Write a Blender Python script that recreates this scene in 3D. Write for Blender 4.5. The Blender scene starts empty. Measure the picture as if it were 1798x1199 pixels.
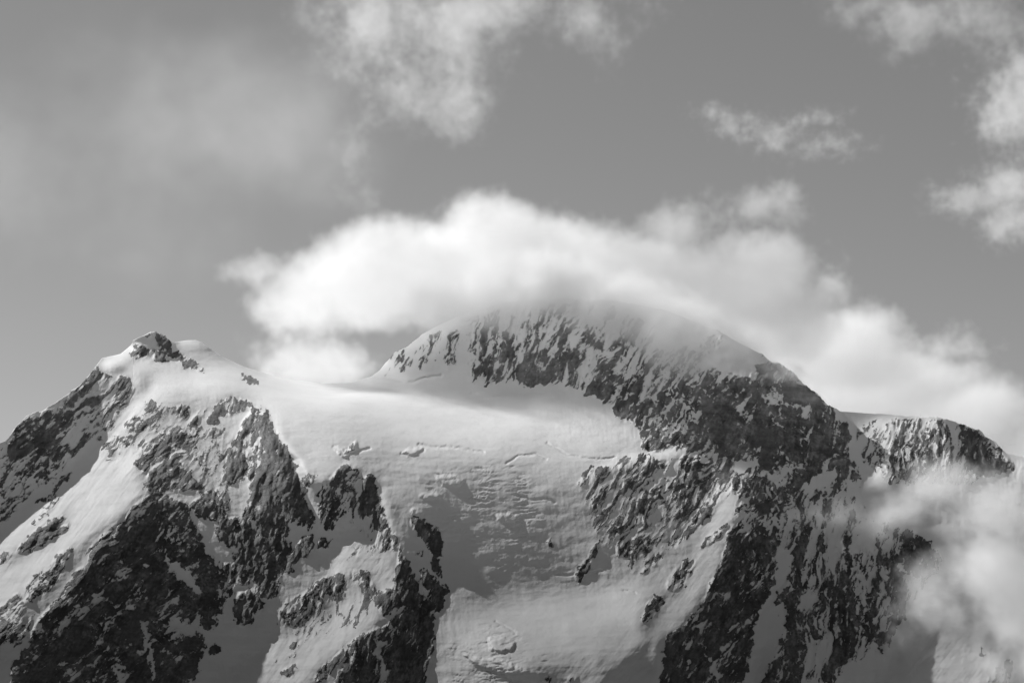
import bpy, math, time
import numpy as np

T0 = time.time()
scene = bpy.context.scene

# ------------------------------------------------------------------ camera
W, H = 1798.0, 1199.0                 # photograph size: every traced outline is in its pixels
LENS, PITCH = 70.0, math.radians(14.0)
FPX = W * LENS / 36.0
CAM = np.array([0.0, 0.0, 1.7])
cd = bpy.data.cameras.new("camera")
cd.lens, cd.sensor_width, cd.clip_start, cd.clip_end = LENS, 36.0, 1.0, 90000.0
cam = bpy.data.objects.new("camera", cd)
cam.location = CAM
cam.rotation_euler = (math.pi / 2 + PITCH, 0, 0)
scene.collection.objects.link(cam)
scene.camera = cam

# ------------------------------------------------------------------ sky and sun
SUN_EL, SUN_LEFT = math.radians(42), math.radians(49)   # height; angle left of straight ahead
SUN = np.array([-math.cos(SUN_EL) * math.sin(SUN_LEFT), math.cos(SUN_EL) * math.cos(SUN_LEFT), math.sin(SUN_EL)])
world = bpy.data.worlds.new("World")
scene.world = world
world.use_nodes = True
wn, wl = world.node_tree.nodes, world.node_tree.links
wn.clear()
sky = wn.new("ShaderNodeTexSky")
sky.sky_type = 'NISHITA'
sky.sun_disc = False
sky.sun_elevation = SUN_EL
sky.sun_rotation = -SUN_LEFT
sky.altitude = 2100
sky.air_density, sky.dust_density, sky.ozone_density = 1.0, 0.0, 1.0
# black-and-white photograph through an orange filter: only a grey mix of red and green reaches the picture
sc = wn.new("ShaderNodeSeparateColor")
bw = wn.new("ShaderNodeMix"); bw.data_type = 'FLOAT'; bw.inputs[0].default_value = 0.25
wl.new(sky.outputs[0], sc.inputs[0]); wl.new(sc.outputs[0], bw.inputs[2]); wl.new(sc.outputs[1], bw.inputs[3])
bg = wn.new("ShaderNodeBackground")
bg.inputs["Strength"].default_value = SKY_STRENGTH = 0.13
wo = wn.new("ShaderNodeOutputWorld")
wl.new(bw.outputs[0], bg.inputs["Color"]); wl.new(bg.outputs[0], wo.inputs["Surface"])

sd = bpy.data.lights.new("sun", 'SUN')
sd.energy, sd.angle, sd.color = 5.0, math.radians(0.53), (1, 1, 1)
sun = bpy.data.objects.new("sun", sd)
import mathutils
sun.rotation_euler = mathutils.Vector(-SUN).to_track_quat('-Z', 'Y').to_euler()
sun.location = (-3000, 3000, 6000)
scene.collection.objects.link(sun)

vs = scene.view_settings
vs.view_transform, vs.look, vs.exposure, vs.gamma, vs.use_curve_mapping = 'Standard', 'None', 0.0, 1.0, False
cy = scene.cycles
cy.use_denoising = True
try:
    cy.denoiser = 'OPENIMAGEDENOISE'
except Exception:
    pass
cy.max_bounces, cy.diffuse_bounces, cy.glossy_bounces, cy.volume_bounces, cy.transparent_max_bounces = 14, 2, 1, 14, 16
cy.volume_step_rate = 4.0
cy.use_adaptive_sampling = True
cy.adaptive_threshold = 0.02

# ------------------------------------------------------------------ helpers
def ray(u, v):
    """direction (depth along the optical axis = 1) of the ray through a pixel of the photograph"""
    x, y = (np.asarray(u, float) - W / 2) / FPX, -(np.asarray(v, float) - H / 2) / FPX
    c, s = math.cos(PITCH), math.sin(PITCH)
    return np.stack([x, c - s * y, s + c * y], -1)

def at(u, v, t):
    return CAM + ray(u, v) * np.asarray(t, float)[..., None]

def _hash(ix, iy, seed):
    h = (ix.astype(np.int64) * 374761393 + iy.astype(np.int64) * 668265263 + seed * 974711 + 1013904223) & 0xFFFFFFFF
    h = ((h ^ (h >> 13)) * 1274126177) & 0xFFFFFFFF
    return (h ^ (h >> 16)) & 1023

_ang = np.linspace(0, 2 * np.pi, 1024, endpoint=False)
_gx, _gy = np.cos(_ang).astype(np.float32), np.sin(_ang).astype(np.float32)

def perlin(x, y, seed=0):
    x, y = np.asarray(x, np.float32), np.asarray(y, np.float32)
    fx, fy = np.floor(x), np.floor(y)
    ix, iy = fx.astype(np.int64), fy.astype(np.int64)
    dx, dy = x - fx, y - fy
    sx, sy = dx * dx * dx * (dx * (dx * 6 - 15) + 10), dy * dy * dy * (dy * (dy * 6 - 15) + 10)
    def g(ax, ay):
        h = _hash(ix + ax, iy + ay, seed)
        return _gx[h] * (dx - ax) + _gy[h] * (dy - ay)
    a = g(0, 0); a = a + sx * (g(1, 0) - a)
    b = g(0, 1); b = b + sx * (g(1, 1) - b)
    return (a + sy * (b - a)) * 1.5

def fbm(x, y, octaves=5, seed=0, gain=0.5, ridged=False):
    out, amp, tot = 0.0, 1.0, 0.0
    for k in range(octaves):
        n = perlin(x, y, seed + k * 17)
        if ridged:
            n = 1 - 2 * np.abs(n)
        out, tot, amp = out + n * amp, tot + amp, amp * gain
        x, y = x * 2.03 + 11.3, y * 2.03 - 7.1
    return out / tot

def turn(x, y, deg, ax, ay):
    """coordinates along / across a direction given in degrees (0 = right, 90 = down in the picture)"""
    c, s = math.cos(math.radians(deg)), math.sin(math.radians(deg))
    return (x * c + y * s) / ax, (-x * s + y * c) / ay

def smooth(x, a, b):
    t = np.clip((x - a) / (b - a), 0, 1)
    return t * t * (3 - 2 * t)

def fill_poly(img, x0, y0, step, pts, val, mode="set"):
    pts = np.asarray(pts, float)
    hh, ww = img.shape[:2]
    lo, hi = pts.min(0), pts.max(0)
    c0, c1 = max(0, int((lo[0] - x0) / step) - 1), min(ww, int((hi[0] - x0) / step) + 2)
    r0, r1 = max(0, int((lo[1] - y0) / step) - 1), min(hh, int((hi[1] - y0) / step) + 2)
    if c1 <= c0 or r1 <= r0:
        return
    X, Y = np.meshgrid(x0 + step * np.arange(c0, c1), y0 + step * np.arange(r0, r1))
    ins = np.zeros(X.shape, bool)
    px, py = pts[:, 0], pts[:, 1]
    j = len(pts) - 1
    for i in range(len(pts)):
        if py[i] != py[j]:
            ins ^= ((py[i] > Y) != (py[j] > Y)) & (X < (px[j] - px[i]) * (Y - py[i]) / (py[j] - py[i]) + px[i])
        j = i
    sub = img[r0:r1, c0:c1]
    if mode == "max":
        sub[ins] = np.maximum(sub[ins], val)
    else:
        sub[ins] = val

def dist_line(U, V, pts):
    best = np.full(U.shape, 1e9, np.float32)
    for (ax, ay), (bx, by) in zip(pts[:-1], pts[1:]):
        dx, dy = bx - ax, by - ay
        t = np.clip(((U - ax) * dx + (V - ay) * dy) / (dx * dx + dy * dy + 1e-9), 0, 1)
        best = np.minimum(best, np.hypot(U - ax - t * dx, V - ay - t * dy))
    return best

def blur(a, n):
    """n passes of a 3-tap tent blur along both axes"""
    for _ in range(n):
        p = np.pad(a, ((1, 1), (0, 0)) + ((0, 0),) * (a.ndim - 2), mode="edge")
        a = (p[:-2] + 2 * p[1:-1] + p[2:]) / 4
        p = np.pad(a, ((0, 0), (1, 1)) + ((0, 0),) * (a.ndim - 2), mode="edge")
        a = (p[:, :-2] + 2 * p[:, 1:-1] + p[:, 2:]) / 4
    return a

def bilinear(img, fx, fy):
    hh, ww = img.shape[:2]
    fx, fy = np.clip(fx, 0, ww - 1.001), np.clip(fy, 0, hh - 1.001)
    ix, iy = fx.astype(int), fy.astype(int)
    ax, ay = fx - ix, fy - iy
    if img.ndim == 3:
        ax, ay = ax[..., None], ay[..., None]
    return (img[iy, ix] * (1 - ax) + img[iy, ix + 1] * ax) * (1 - ay) + (img[iy + 1, ix] * (1 - ax) + img[iy + 1, ix + 1] * ax) * ay
COL_STEP, N_ROWS, MIN_OUTCROP = 1.4, 470, 110
DO_CLOUDS = True
# ------------------------------------------------------------------ traced outlines (pixels of the photograph)
SKYLINE = [(-260, 960), (-160, 900), (-60, 830), (0, 777), (12, 774), (30, 745), (45, 732), (72, 720), (100, 705), (125, 686), (152, 664), (170, 640),
           (179, 629), (212, 621), (232, 604), (234, 597), (250, 590), (265, 583), (280, 583), (297, 595), (306, 601),
           (325, 598), (344, 597), (355, 601), (375, 616), (400, 631), (425, 642), (457, 653), (500, 665), (567, 673),
           (617, 672), (653, 660), (667, 650), (677, 637), (693, 620), (717, 607), (740, 587), (780, 566), (830, 545),
           (900, 530), (980, 524), (1080, 528), (1170, 545), (1260, 582), (1347, 627), (1380, 645), (1410, 670),
           (1450, 708), (1475, 722), (1525, 726), (1570, 728), (1610, 731), (1650, 733), (1685, 742), (1725, 760),
           (1750, 780), (1766, 795), (1798, 803), (1900, 840), (2060, 930)]

# slope in degrees and the way it faces (0 = at the camera, -90 = left, +90 = right), painted back to front
FACETS = [
    (52, 5, [(-300, 400), (2100, 400), (2100, 1500), (-300, 1500)]),
    # glacier basin
    (24, -2, [(440, 640), (520, 640), (660, 640), (830, 672), (960, 672), (1050, 700), (1140, 760), (1140, 800), (1010, 840), (900, 860), (700, 880), (560, 830), (480, 720)]),
    (13, 0, [(200, 560), (460, 620), (680, 640), (720, 680), (600, 705), (440, 690), (330, 685)]),
    (33, 0, [(500, 740), (560, 735), (760, 790), (900, 800), (1000, 815), (1020, 850), (900, 880), (780, 900), (700, 900), (660, 830), (560, 830)]),
    (36, -4, [(950, 700), (1040, 690), (1130, 760), (1135, 790), (1090, 800), (1000, 790), (950, 760)]),
    (41, 0, [(690, 880), (780, 890), (900, 870), (1020, 850), (1040, 900), (1010, 1040), (880, 1060), (800, 1100), (780, 1000), (700, 920)]),
    (40, 0, [(760, 830), (900, 820), (900, 880), (780, 880)]),
    (22, -16, [(815, 1090), (890, 1050), (1010, 1025), (1070, 1015), (1150, 1050), (1130, 1140), (1070, 1215), (950, 1190), (850, 1130)]),
    (38, -22, [(960, 1175), (1060, 1130), (1110, 1150), (1080, 1260), (980, 1300)]),
    (62, 6, [(760, 1120), (830, 1140), (900, 1165), (960, 1185), (960, 1400), (740, 1400)]),
    # summit wall and the big right face
    (50, 2, [(640, 680), (667, 650), (740, 560), (850, 400), (1160, 400), (1180, 760), (1120, 760), (1040, 690), (960, 672), (830, 668), (760, 662), (700, 668)]),
    (36, -40, [(640, 690), (667, 645), (740, 570), (830, 480), (830, 560), (720, 655), (690, 670)]),
    (60, 12, [(820, 560), (1060, 520), (1100, 700), (1040, 690), (960, 675), (830, 672)]),
    (63, 18, [(1100, 560), (1347, 600), (1400, 640), (1490, 740), (1500, 800), (1330, 835), (1130, 795), (1060, 700)]),
    (50, -5, [(1150, 650), (1270, 660), (1240, 720), (1170, 790), (1130, 760)]),
    # far right dome and saddle
    (48, -2, [(1495, 765), (1475, 700), (1570, 690), (1685, 720), (1800, 820), (1700, 860), (1560, 860), (1510, 800)]),
    (15, 0, [(1460, 690), (1620, 690), (1560, 735), (1510, 745), (1490, 750)]),
    (44, -42, [(1500, 770), (1530, 735), (1560, 728), (1560, 860), (1520, 860)]),
    (60, 35, [(1640, 740), (1690, 735), (1790, 825), (1740, 850), (1690, 840)]),
    (24, -14, [(1475, 715), (1560, 722), (1522, 748), (1508, 775), (1522, 830), (1550, 862), (1522, 864), (1503, 800), (1492, 760)]),
    # left peak
    (60, 14, [(-300, 1000), (-60, 830), (0, 777), (170, 640), (240, 690), (200, 755), (130, 815), (0, 930), (-300, 1200)]),
    (18, -30, [(176, 632), (212, 600), (240, 610), (330, 650), (450, 652), (520, 670), (500, 715), (440, 698), (330, 690), (272, 700), (236, 684), (200, 650)]),
    (24, -14, [(306, 601), (344, 590), (400, 625), (470, 650), (380, 655), (330, 640)]),
    (40, 55, [(344, 590), (362, 600), (460, 655), (440, 670), (400, 640)]),
    (60, 20, [(230, 605), (250, 585), (290, 583), (320, 610), (365, 655), (340, 658), (290, 640), (232, 630)]),
    (66, 25, [(186, 641), (212, 642), (240, 657), (263, 670), (265, 682), (252, 687), (232, 675), (220, 658), (185, 650)]),
    (47, -32, [(240, 700), (272, 700), (330, 715), (300, 760), (250, 810), (262, 862), (215, 895), (130, 960), (60, 1060), (-40, 1160), (-300, 1350), (-300, 1200), (0, 920), (130, 820), (195, 765)]),
    (56, 12, [(200, 770), (262, 715), (330, 720), (380, 790), (350, 860), (262, 862), (235, 830), (250, 800), (180, 800)]),
    (56, 18, [(300, 710), (340, 692), (450, 700), (460, 720), (400, 800), (360, 850), (330, 790)]),
    # ramp shade beneath its rock ribs
    (58, 25, [(30, 965), (118, 905), (122, 930), (30, 990), (20, 985)]),
    (58, 25, [(40, 1060), (128, 955), (118, 990), (75, 1045), (50, 1070)]),
    # dark buttress lower left
    (62, 24, [(266, 862), (215, 895), (160, 975), (120, 1030), (60, 1110), (15, 1199), (-30, 1400), (380, 1400), (360, 1199), (375, 1140), (330, 1090), (360, 1060), (390, 990), (340, 920), (300, 870)]),
    (47, -20, [(300, 1090), (345, 1100), (350, 1125), (325, 1115), (300, 1120)]),
    # gully and tower left of the glacier
    (50, 22, [(330, 850), (400, 790), (420, 830), (440, 900), (520, 980), (600, 930), (620, 960), (560, 1040), (480, 1130), (420, 1160), (360, 1199), (370, 1130), (400, 1060), (400, 960)]),
    (60, 14, [(400, 800), (430, 740), (455, 712), (475, 735), (490, 770), (520, 810), (545, 880), (555, 920), (530, 930), (480, 960), (430, 1090), (410, 1050), (390, 960), (380, 870)]),
    (50, 60, [(455, 712), (478, 735), (522, 812), (545, 880), (530, 900), (480, 800)]),
    (30, -25, [(475, 735), (500, 770), (530, 830), (560, 850), (600, 820), (560, 780), (500, 730)]),
    (58, 12, [(556, 880), (600, 818), (630, 815), (665, 840), (672, 900), (640, 920), (570, 915)]),
    (50, -30, [(622, 915), (650, 955), (700, 990), (700, 1040), (670, 1080), (640, 1110), (560, 1160), (500, 1260), (380, 1260), (410, 1165), (450, 1150), (500, 1090), (560, 1040), (590, 970)]),
    (56, 20, [(490, 1090), (520, 1050), (580, 1020), (610, 1030), (600, 1060), (575, 1095), (545, 1090), (520, 1120), (495, 1120)]),
    (56, 20, [(605, 1000), (645, 1000), (670, 1040), (672, 1090), (655, 1060), (625, 1058), (605, 1040)]),
    (64, 30, [(668, 905), (700, 955), (730, 1040), (762, 1090), (768, 1150), (745, 1260), (560, 1300), (600, 1190), (655, 1105), (670, 1080), (700, 1035), (700, 985), (690, 960)]),
    (45, 20, [(672, 880), (720, 920), (740, 1000), (760, 1080), (735, 1040), (700, 955)]),
    (56, 28, [(718, 912), (745, 908), (775, 935), (780, 975), (770, 1000), (785, 1040), (775, 1075), (750, 1060), (740, 1000)]),
    # right ridge complex below the big face
    (54, 16, [(1010, 850), (1030, 825), (1120, 800), (1290, 800), (1300, 850), (1250, 900), (1190, 960), (1110, 1010), (1070, 1030), (1010, 1040), (1040, 930)]),
    (50, -30, [(1048, 915), (1065, 905), (1050, 950), (1035, 970), (1025, 975)]),
    (50, -30, [(1262, 818), (1290, 812), (1328, 820), (1305, 850), (1270, 880), (1240, 915), (1215, 945), (1195, 960), (1200, 930), (1235, 890)]),
    (50, -30, [(1285, 860), (1300, 880), (1278, 905), (1250, 945), (1225, 985), (1200, 1000), (1240, 930)]),
    (50, -28, [(1268, 985), (1275, 930), (1250, 960), (1200, 1040), (1160, 1090), (1110, 1140), (1050, 1199), (1000, 1260), (1160, 1260), (1163, 1130), (1200, 1095), (1235, 1040)]),
    (50, -30, [(1100, 1050), (1170, 1010), (1185, 1040), (1140, 1100), (1100, 1120)]),
    (56, 25, [(1130, 1050), (1170, 1040), (1172, 1060), (1150, 1100), (1128, 1120), (1124, 1100)]),
    (64, 24, [(1278, 925), (1300, 880), (1330, 850), (1375, 900), (1370, 970), (1350, 1040), (1318, 1110), (1290, 1260), (1160, 1260), (1163, 1120), (1205, 1090), (1270, 985)]),
    (54, 10, [(1328, 825), (1400, 830), (1500, 795), (1515, 860), (1460, 880), (1400, 900), (1375, 960), (1330, 850)]),
    (60, 40, [(1480, 800), (1500, 795), (1515, 830), (1520, 860), (1490, 850)]),
    (55, 14, [(1375, 960), (1400, 900), (1520, 870), (1580, 920), (1600, 1050), (1580, 1120), (1520, 1260), (1290, 1260), (1318, 1110)]),
    (50, -35, [(1330, 1150), (1365, 1110), (1372, 1125), (1350, 1170), (1330, 1260), (1310, 1260)]),
    (66, 30, [(1475, 1000), (1500, 1030), (1508, 1120), (1480, 1170), (1440, 1260), (1430, 1199), (1470, 1100)]),
    (62, 32, [(1540, 930), (1580, 1000), (1598, 1050), (1570, 1110), (1545, 1145), (1530, 1120), (1550, 1060)]),
    (58, 20, [(1575, 960), (1590, 925), (1640, 955), (1655, 990), (1640, 1015), (1590, 1010)]),
    (28, -20, [(1570, 900), (1600, 905), (1690, 930), (1700, 960), (1650, 970), (1600, 930)]),
    (50, 10, [(1560, 1010), (1640, 1015), (1620, 1040), (1598, 1062)]),
    (44, -32, [(1626, 1036), (1700, 1030), (1900, 1030), (1900, 1300), (1500, 1300), (1533, 1199), (1572, 1150), (1585, 1105), (1600, 1062)]),
    (60, 20, [(1730, 1199), (1745, 1170), (1785, 1150), (1790, 1180), (1770, 1300), (1730, 1300)]),
]

# crest lines where nearer rock stands in front of something farther off
BREAKS = [
    [(455, 712), (478, 735), (490, 772), (522, 812), (535, 845), (548, 880), (556, 905)],
    [(556, 880), (600, 818), (630, 814), (662, 835), (672, 890), (690, 940), (715, 1000), (735, 1040), (765, 1090)],
    [(718, 915), (745, 907), (778, 940), (778, 1000), (788, 1045), (775, 1075)],
    [(240, 690), (236, 660), (263, 672)],
    [(266, 862), (215, 895), (160, 975), (120, 1030), (60, 1110), (15, 1199), (-20, 1300)],
    [(1020, 850), (1040, 825), (1120, 802), (1200, 790), (1262, 815), (1330, 825), (1400, 828), (1450, 810), (1490, 795), (1510, 820), (1522, 860)],
    [(1400, 660), (1450, 708), (1490, 750), (1497, 775), (1485, 795)],
    [(1300, 880), (1278, 925), (1268, 990), (1205, 1092), (1163, 1125), (1160, 1260)],
    [(1575, 905), (1590, 927), (1640, 957), (1657, 990)], [(1598, 1050), (1626, 1036)],
]

# distances along the view (m) of points whose place on the massif is known
ANCHORS = [(265, 583, 9700), (-200, 950, 8200), (455, 715, 8800), (570, 672, 9900), (600, 817, 8450), (820, 880, 8420), (920, 880, 8440), (820, 960, 8060), (920, 970, 8020), (930, 1050, 7620), (1000, 1100, 7300), (1050, 1160, 6980), (850, 1100, 7400), (730, 1150, 7550),
           (880, 1250, 7100), (1040, 830, 8650), (1310, 825, 8600), (1250, 1150, 7700), (1600, 735, 11000), (1560, 800, 10700), (1700, 800, 10700), (1660, 1060, 8200), (1500, 800, 8900),
           (1900, 1100, 8100)]

# rock: (density, streak angle, outline) in the local pixels of eight enlargements (x0, y0, scale)
Z1, Z2, Z3, Z4 = (0, 560, 3.996), (0, 860, 3.536), (400, 660, 3.996), (400, 900, 3.996)
Z5, Z6, Z7, Z8 = (800, 540, 3.996), (800, 840, 3.34), (1150, 600, 3.996), (1300, 840, 3.34)
Z9, ZA = (900, 300, 2.002), (400, 320, 2.997)
ROCKS = [
 ((0, 0, 1.0), 115, [   # thinly scattered outcrops over whole slopes
  (0.32, [(818,560),(900,535),(1060,530),(1150,570),(1160,640),(1140,720),(1100,745),(1040,690),(960,672),(900,668),(830,670)]),
  (0.35, [(1100,640),(1200,640),(1320,660),(1330,800),(1140,790),(1110,740)]),
  (0.30, [(15,770),(100,712),(170,645),(238,690),(195,755),(130,810),(60,870),(0,925),(0,790)]),
  (0.26, [(195,765),(262,705),(330,715),(370,790),(330,850),(262,862),(235,830),(250,800),(190,810)]),
  (0.29, [(1020,850),(1040,825),(1120,805),(1290,805),(1300,850),(1240,920),(1190,960),(1110,1000),(1060,960),(1030,900)]),
  (0.42, [(1300,830),(1400,835),(1420,880),(1390,960),(1330,990),(1290,900)]),
  (0.30, [(1400,880),(1500,870),(1570,930),(1570,1050),(1480,1000),(1400,960)]),
  (0.42, [(1510,800),(1520,768),(1545,747),(1580,734),(1650,737),(1700,765),(1740,800),(1780,825),(1700,850),(1560,850)]),
  (0.27, [(350,790),(420,740),(450,870),(470,960),(400,960),(350,860)]),
  (0.24, [(560,880),(670,890),(700,960),(640,930),(560,930)]),
  (0.24, [(480,1090),(620,1000),(680,1040),(640,1090),(540,1130)]),
  (0.32, [(1500,900),(1600,930),(1650,990),(1600,1060),(1560,1130),(1450,1199),(1380,1199),(1400,1000)]),
  (0.24, [(670,660),(740,590),(815,570),(815,640),(740,640),(690,662)]),
 ]),
 (Z1, 140, [
  (.9, [(930,175),(975,180),(1040,215),(1035,260),(990,275),(925,275)]),
  (.86, [(1000,125),(1060,92),(1130,95),(1190,140),(1220,185),(1215,215),(1260,235),(1310,265),(1380,305),(1400,340),(1455,360),(1450,380),(1400,375),(1370,355),(1330,355),(1290,330),(1265,290),(1230,300),(1190,255),(1150,230),(1140,195),(1100,165),(1070,135),(1040,130)]),
  (.88, [(1060,215),(1110,215),(1150,250),(1195,300),(1150,310),(1100,290),(1070,245)]),
  (.92, [(1690,390),(1740,385),(1798,430),(1850,465),(1798,465),(1760,465),(1700,440)]),
  (.65, [(640,370),(685,318),(705,370),(780,400),(800,395),(795,430),(740,445),(690,430),(610,440),(600,420)]),
  (.85, [(840,390),(880,400),(950,495),(930,530),(850,600),(815,610),(810,490)]),
  (.55, [(500,500),(610,430),(680,440),(660,510),(620,560),(560,590),(530,640),(490,590)]),
  (.7, [(690,640),(760,580),(780,600),(750,650),(690,720),(630,770),(620,800),(630,720)]),
  (.75, [(120,745),(200,690),(290,655),(420,610),(440,650),(520,640),(530,700),(480,770),(440,800),(400,870),(340,920),(300,980),(200,1000),(150,1040),(60,960),(40,910),(60,850)]),
  (.5, [(230,1040),(330,960),(420,960),(480,930),(500,960),(450,1050),(380,1080),(330,1130),(240,1130)]),
  (.45, [(0,1060),(100,1000),(180,1030),(220,1100),(100,1199),(0,1199)]),
  (.8, [(470,1070),(520,1065),(420,1170),(370,1199),(360,1170)]),
  (.75, [(1010,600),(1060,570),(1110,590),(1135,630),(1090,640),(1050,660),(1010,650)]),
  (.8, [(930,690),(970,680),(960,720),(920,760),(870,780),(880,740)]),
  (.6, [(980,740),(1030,720),(1020,760),(960,770)]),
  (.7, [(1080,740),(1130,735),(1110,780),(1060,780)]),
  (.75, [(720,900),(800,840),(870,820),(870,860),(820,880),(860,890),(940,815),(935,870),(900,890),(830,895),(760,930),(700,930)]),
  (.95, [(860,890),(940,815),(935,870),(900,895)]),
  (.9, [(975,890),(1020,850),(1035,870),(1010,900),(970,920)]),
  (.6, [(740,1000),(780,980),(830,970),(830,1000),(760,1010),(745,1050),(735,1030)]),
  (.8, [(1120,820),(1200,790),(1260,755),(1300,800),(1370,860),(1400,930),(1430,960),(1440,1030),(1400,1020),(1340,970),(1270,910),(1210,870),(1150,840)]),
  (.88, [(1000,960),(1080,910),(1130,850),(1180,850),(1190,900),(1240,930),(1280,1000),(1330,1080),(1400,1170),(1480,1199),(1000,1199),(1050,1150),(1030,1080),(960,1040),(940,1010)]),
  (.8, [(1330,720),(1400,650),(1450,600),(1440,660),(1380,720),(1350,735)]),
  (.7, [(1250,610),(1300,600),(1335,640),(1310,680),(1280,690),(1250,670)]),
  (.8, [(1440,700),(1510,620),(1560,565),(1680,545),(1798,600),(1798,640),(1750,640),(1680,670),(1580,690),(1540,670),(1500,740),(1460,735)]),
  (.5, [(1310,760),(1380,760),(1450,770),(1530,750),(1600,780),(1590,820),(1540,850),(1420,850),(1350,830)]),
  (.85, [(1700,740),(1798,640),(1850,700),(1820,1000),(1798,1199),(1600,1199),(1570,1060),(1530,980),(1560,930),(1640,860),(1700,790)]),
 ]),
 (Z2, 35, [
  (.8, [(0,-60),(40,0),(20,60),(0,90)]),
  (.9, [(100,360),(200,270),(330,170),(400,160),(430,200),(425,240),(370,270),(300,320),(200,370),(110,390)]),
  (.75, [(180,210),(270,120),(350,30),(375,40),(330,110),(270,160),(200,220)]),
  (.65, [(0,410),(60,380),(90,390),(40,440),(0,460)]),
  (.7, [(210,60),(330,0),(360,0),(240,90)]),
  (.75, [(160,590),(300,470),(380,380),(440,350),(455,380),(400,480),(330,600),(280,640),(180,720),(160,680)]),
  (.8, [(-300,950),(0,720),(110,630),(150,690),(160,740),(100,850),(50,930),(0,970),(-300,1300)]),
  (.75, [(100,860),(190,770),(210,770),(190,830),(120,960),(90,970),(50,930)]),
  (.87, [(940,10),(960,0),(1120,60),(1160,100),(1190,190),(1250,290),(1280,370),(1330,430),(1360,480),(1330,500),(1340,590),(1400,690),(1380,760),(1290,800),(1220,780),(1180,830),(1250,900),(1285,940),(1270,1000),(1230,1080),(1240,1130),(1200,1150),(1210,1500),(-20,1500),(60,1199),(80,1090),(180,930),(220,830),(300,740),(380,660),(430,580),(470,500),(570,450),(540,390),(620,300),(700,240),(790,150),(870,70)]),
  (.7, [(820,200),(1000,100),(1150,220),(1250,330),(1100,420),(1030,330),(900,250)]),
  (.8, [(530,1000),(700,980),(900,1060),(900,1199),(540,1199)]),
  (.72, [(930,760),(1060,740),(1200,830),(1260,950),(1240,1080),(1100,1060),(1020,1000),(940,960)]),
  (.1, [(1010,350),(1060,440),(1140,470),(1270,660),(1230,640),(1090,540),(1020,440)]),
  (.05, [(870,800),(920,790),(930,920),(960,1050),(960,1190),(930,1100),(900,950)]),
  (.3, [(570,650),(640,660),(750,700),(760,720),(690,720),(610,690)]),
  (.1, [(1040,880),(1070,800),(1200,850),(1210,900),(1100,860),(1070,910)]),
  (.15, [(710,1120),(800,1130),(790,1190),(730,1190)]),
  (.8, [(1160,100),(1220,60),(1280,0),(1380,0),(1420,60),(1430,140),(1380,160),(1320,190),(1270,180)]),
  (.8, [(1330,210),(1390,165),(1440,230),(1420,320),(1370,335),(1330,270)]),
  (.8, [(1500,160),(1560,90),(1600,0),(1768,0),(1768,500),(1700,540),(1640,560),(1560,530),(1510,470),(1440,440),(1450,370),(1520,330),(1530,230)]),
  (.7, [(1330,500),(1420,440),(1480,480),(1500,560),(1470,600),(1440,560),(1400,690),(1340,590)]),
  (.95, [(1450,740),(1500,640),(1590,630),(1630,690),(1620,740),(1560,790),(1540,830),(1500,850),(1450,780)]),
  (.95, [(1240,800),(1310,780),(1350,830),(1300,875),(1250,850)]),
  (.9, [(1300,960),(1340,945),(1375,980),(1350,1020),(1310,1010)]),
  (.8, [(1380,840),(1430,850),(1400,870)]),
 ]),
 (Z3, 125, [
  (.86, [(0,135),(100,160),(200,210),(270,240),(290,310),(350,400),(360,460),(400,470),(420,540),(490,610),(480,680),(500,740),(560,820),(530,850),(560,900),(600,980),(610,1030),(570,1075),(500,1050),(460,1010),(400,1000),(420,1080),(400,1130),(340,1100),(300,1090),(310,1130),(250,1199),(0,1199),(0,1120),(60,1060),(150,920),(180,800),(130,720),(60,740),(0,700),(0,480),(50,460),(100,380),(100,320),(150,270),(100,250),(0,270)]),
  (.05, [(0,280),(110,230),(190,220),(110,320),(80,390),(0,460)]),
  (.08, [(0,740),(60,760),(140,700),(160,830),(150,920),(80,1000),(0,1000)]),
  (.7, [(520,730),(580,685),(650,695),(600,720),(590,770),(540,770)]),
  (.72, [(760,660),(815,615),(880,620),(930,670),(945,710),(970,705),(1010,695),(1045,730),(1050,830),(1070,920),(1110,940),(1100,970),(1040,980),(1000,1000),(920,980),(850,960),(790,1020),(730,1020),(660,1000),(640,920),(615,870),(630,820),(700,740)]),
  (.95, [(990,710),(1045,720),(1070,920),(1110,950),(1040,980),(920,990),(950,900),(930,870),(970,780)]),
  (.1, [(870,740),(940,720),(960,790),(920,830),(880,800)]),
  (.9, [(1000,1030),(1040,990),(1090,1000),(1080,1040),(1120,1060),(1180,1110),(1210,1199),(1180,1199),(1150,1110),(1080,1060),(1010,1050)]),
  (.5, [(960,1130),(1000,1080),(1070,1060),(1140,1100),(1190,1199),(960,1199)]),
  (.7, [(880,1080),(940,1060),(1000,1070),(960,1110),(900,1110)]),
  (.86, [(1285,1010),(1350,1000),(1420,1050),(1460,1080),(1500,1110),(1510,1199),(1400,1199),(1370,1140),(1300,1080)]),
  (.85, [(370,1199),(440,1170),(560,1130),(610,1110),(610,1190),(500,1199)]),
  (.9, [(825,505),(870,480),(880,500),(850,525)]),
  (.6, [(640,1150),(730,1130),(750,1150),(700,1199),(640,1199)]),
 ]),
 (Z4, 125, [
  (.82, [(0,40),(100,40),(150,0),(600,0),(610,70),(580,110),(480,80),(420,70),(430,120),(380,180),(320,150),(310,180),(250,230),(200,300),(110,350),(60,330),(130,200),(80,250),(30,240),(60,170),(0,130)]),
  (.82, [(0,390),(60,330),(120,260),(200,220),(240,190),(270,230),(350,230),(440,210),(560,165),(605,155),(605,240),(540,310),(480,355),(440,350),(460,420),(400,410),(370,460),(300,480),(370,490),(320,600),(280,605),(230,560),(180,540),(120,500),(80,510),(40,470),(0,440)]),
  (.1, [(130,500),(160,450),(190,490),(170,550),(130,540)]),
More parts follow.
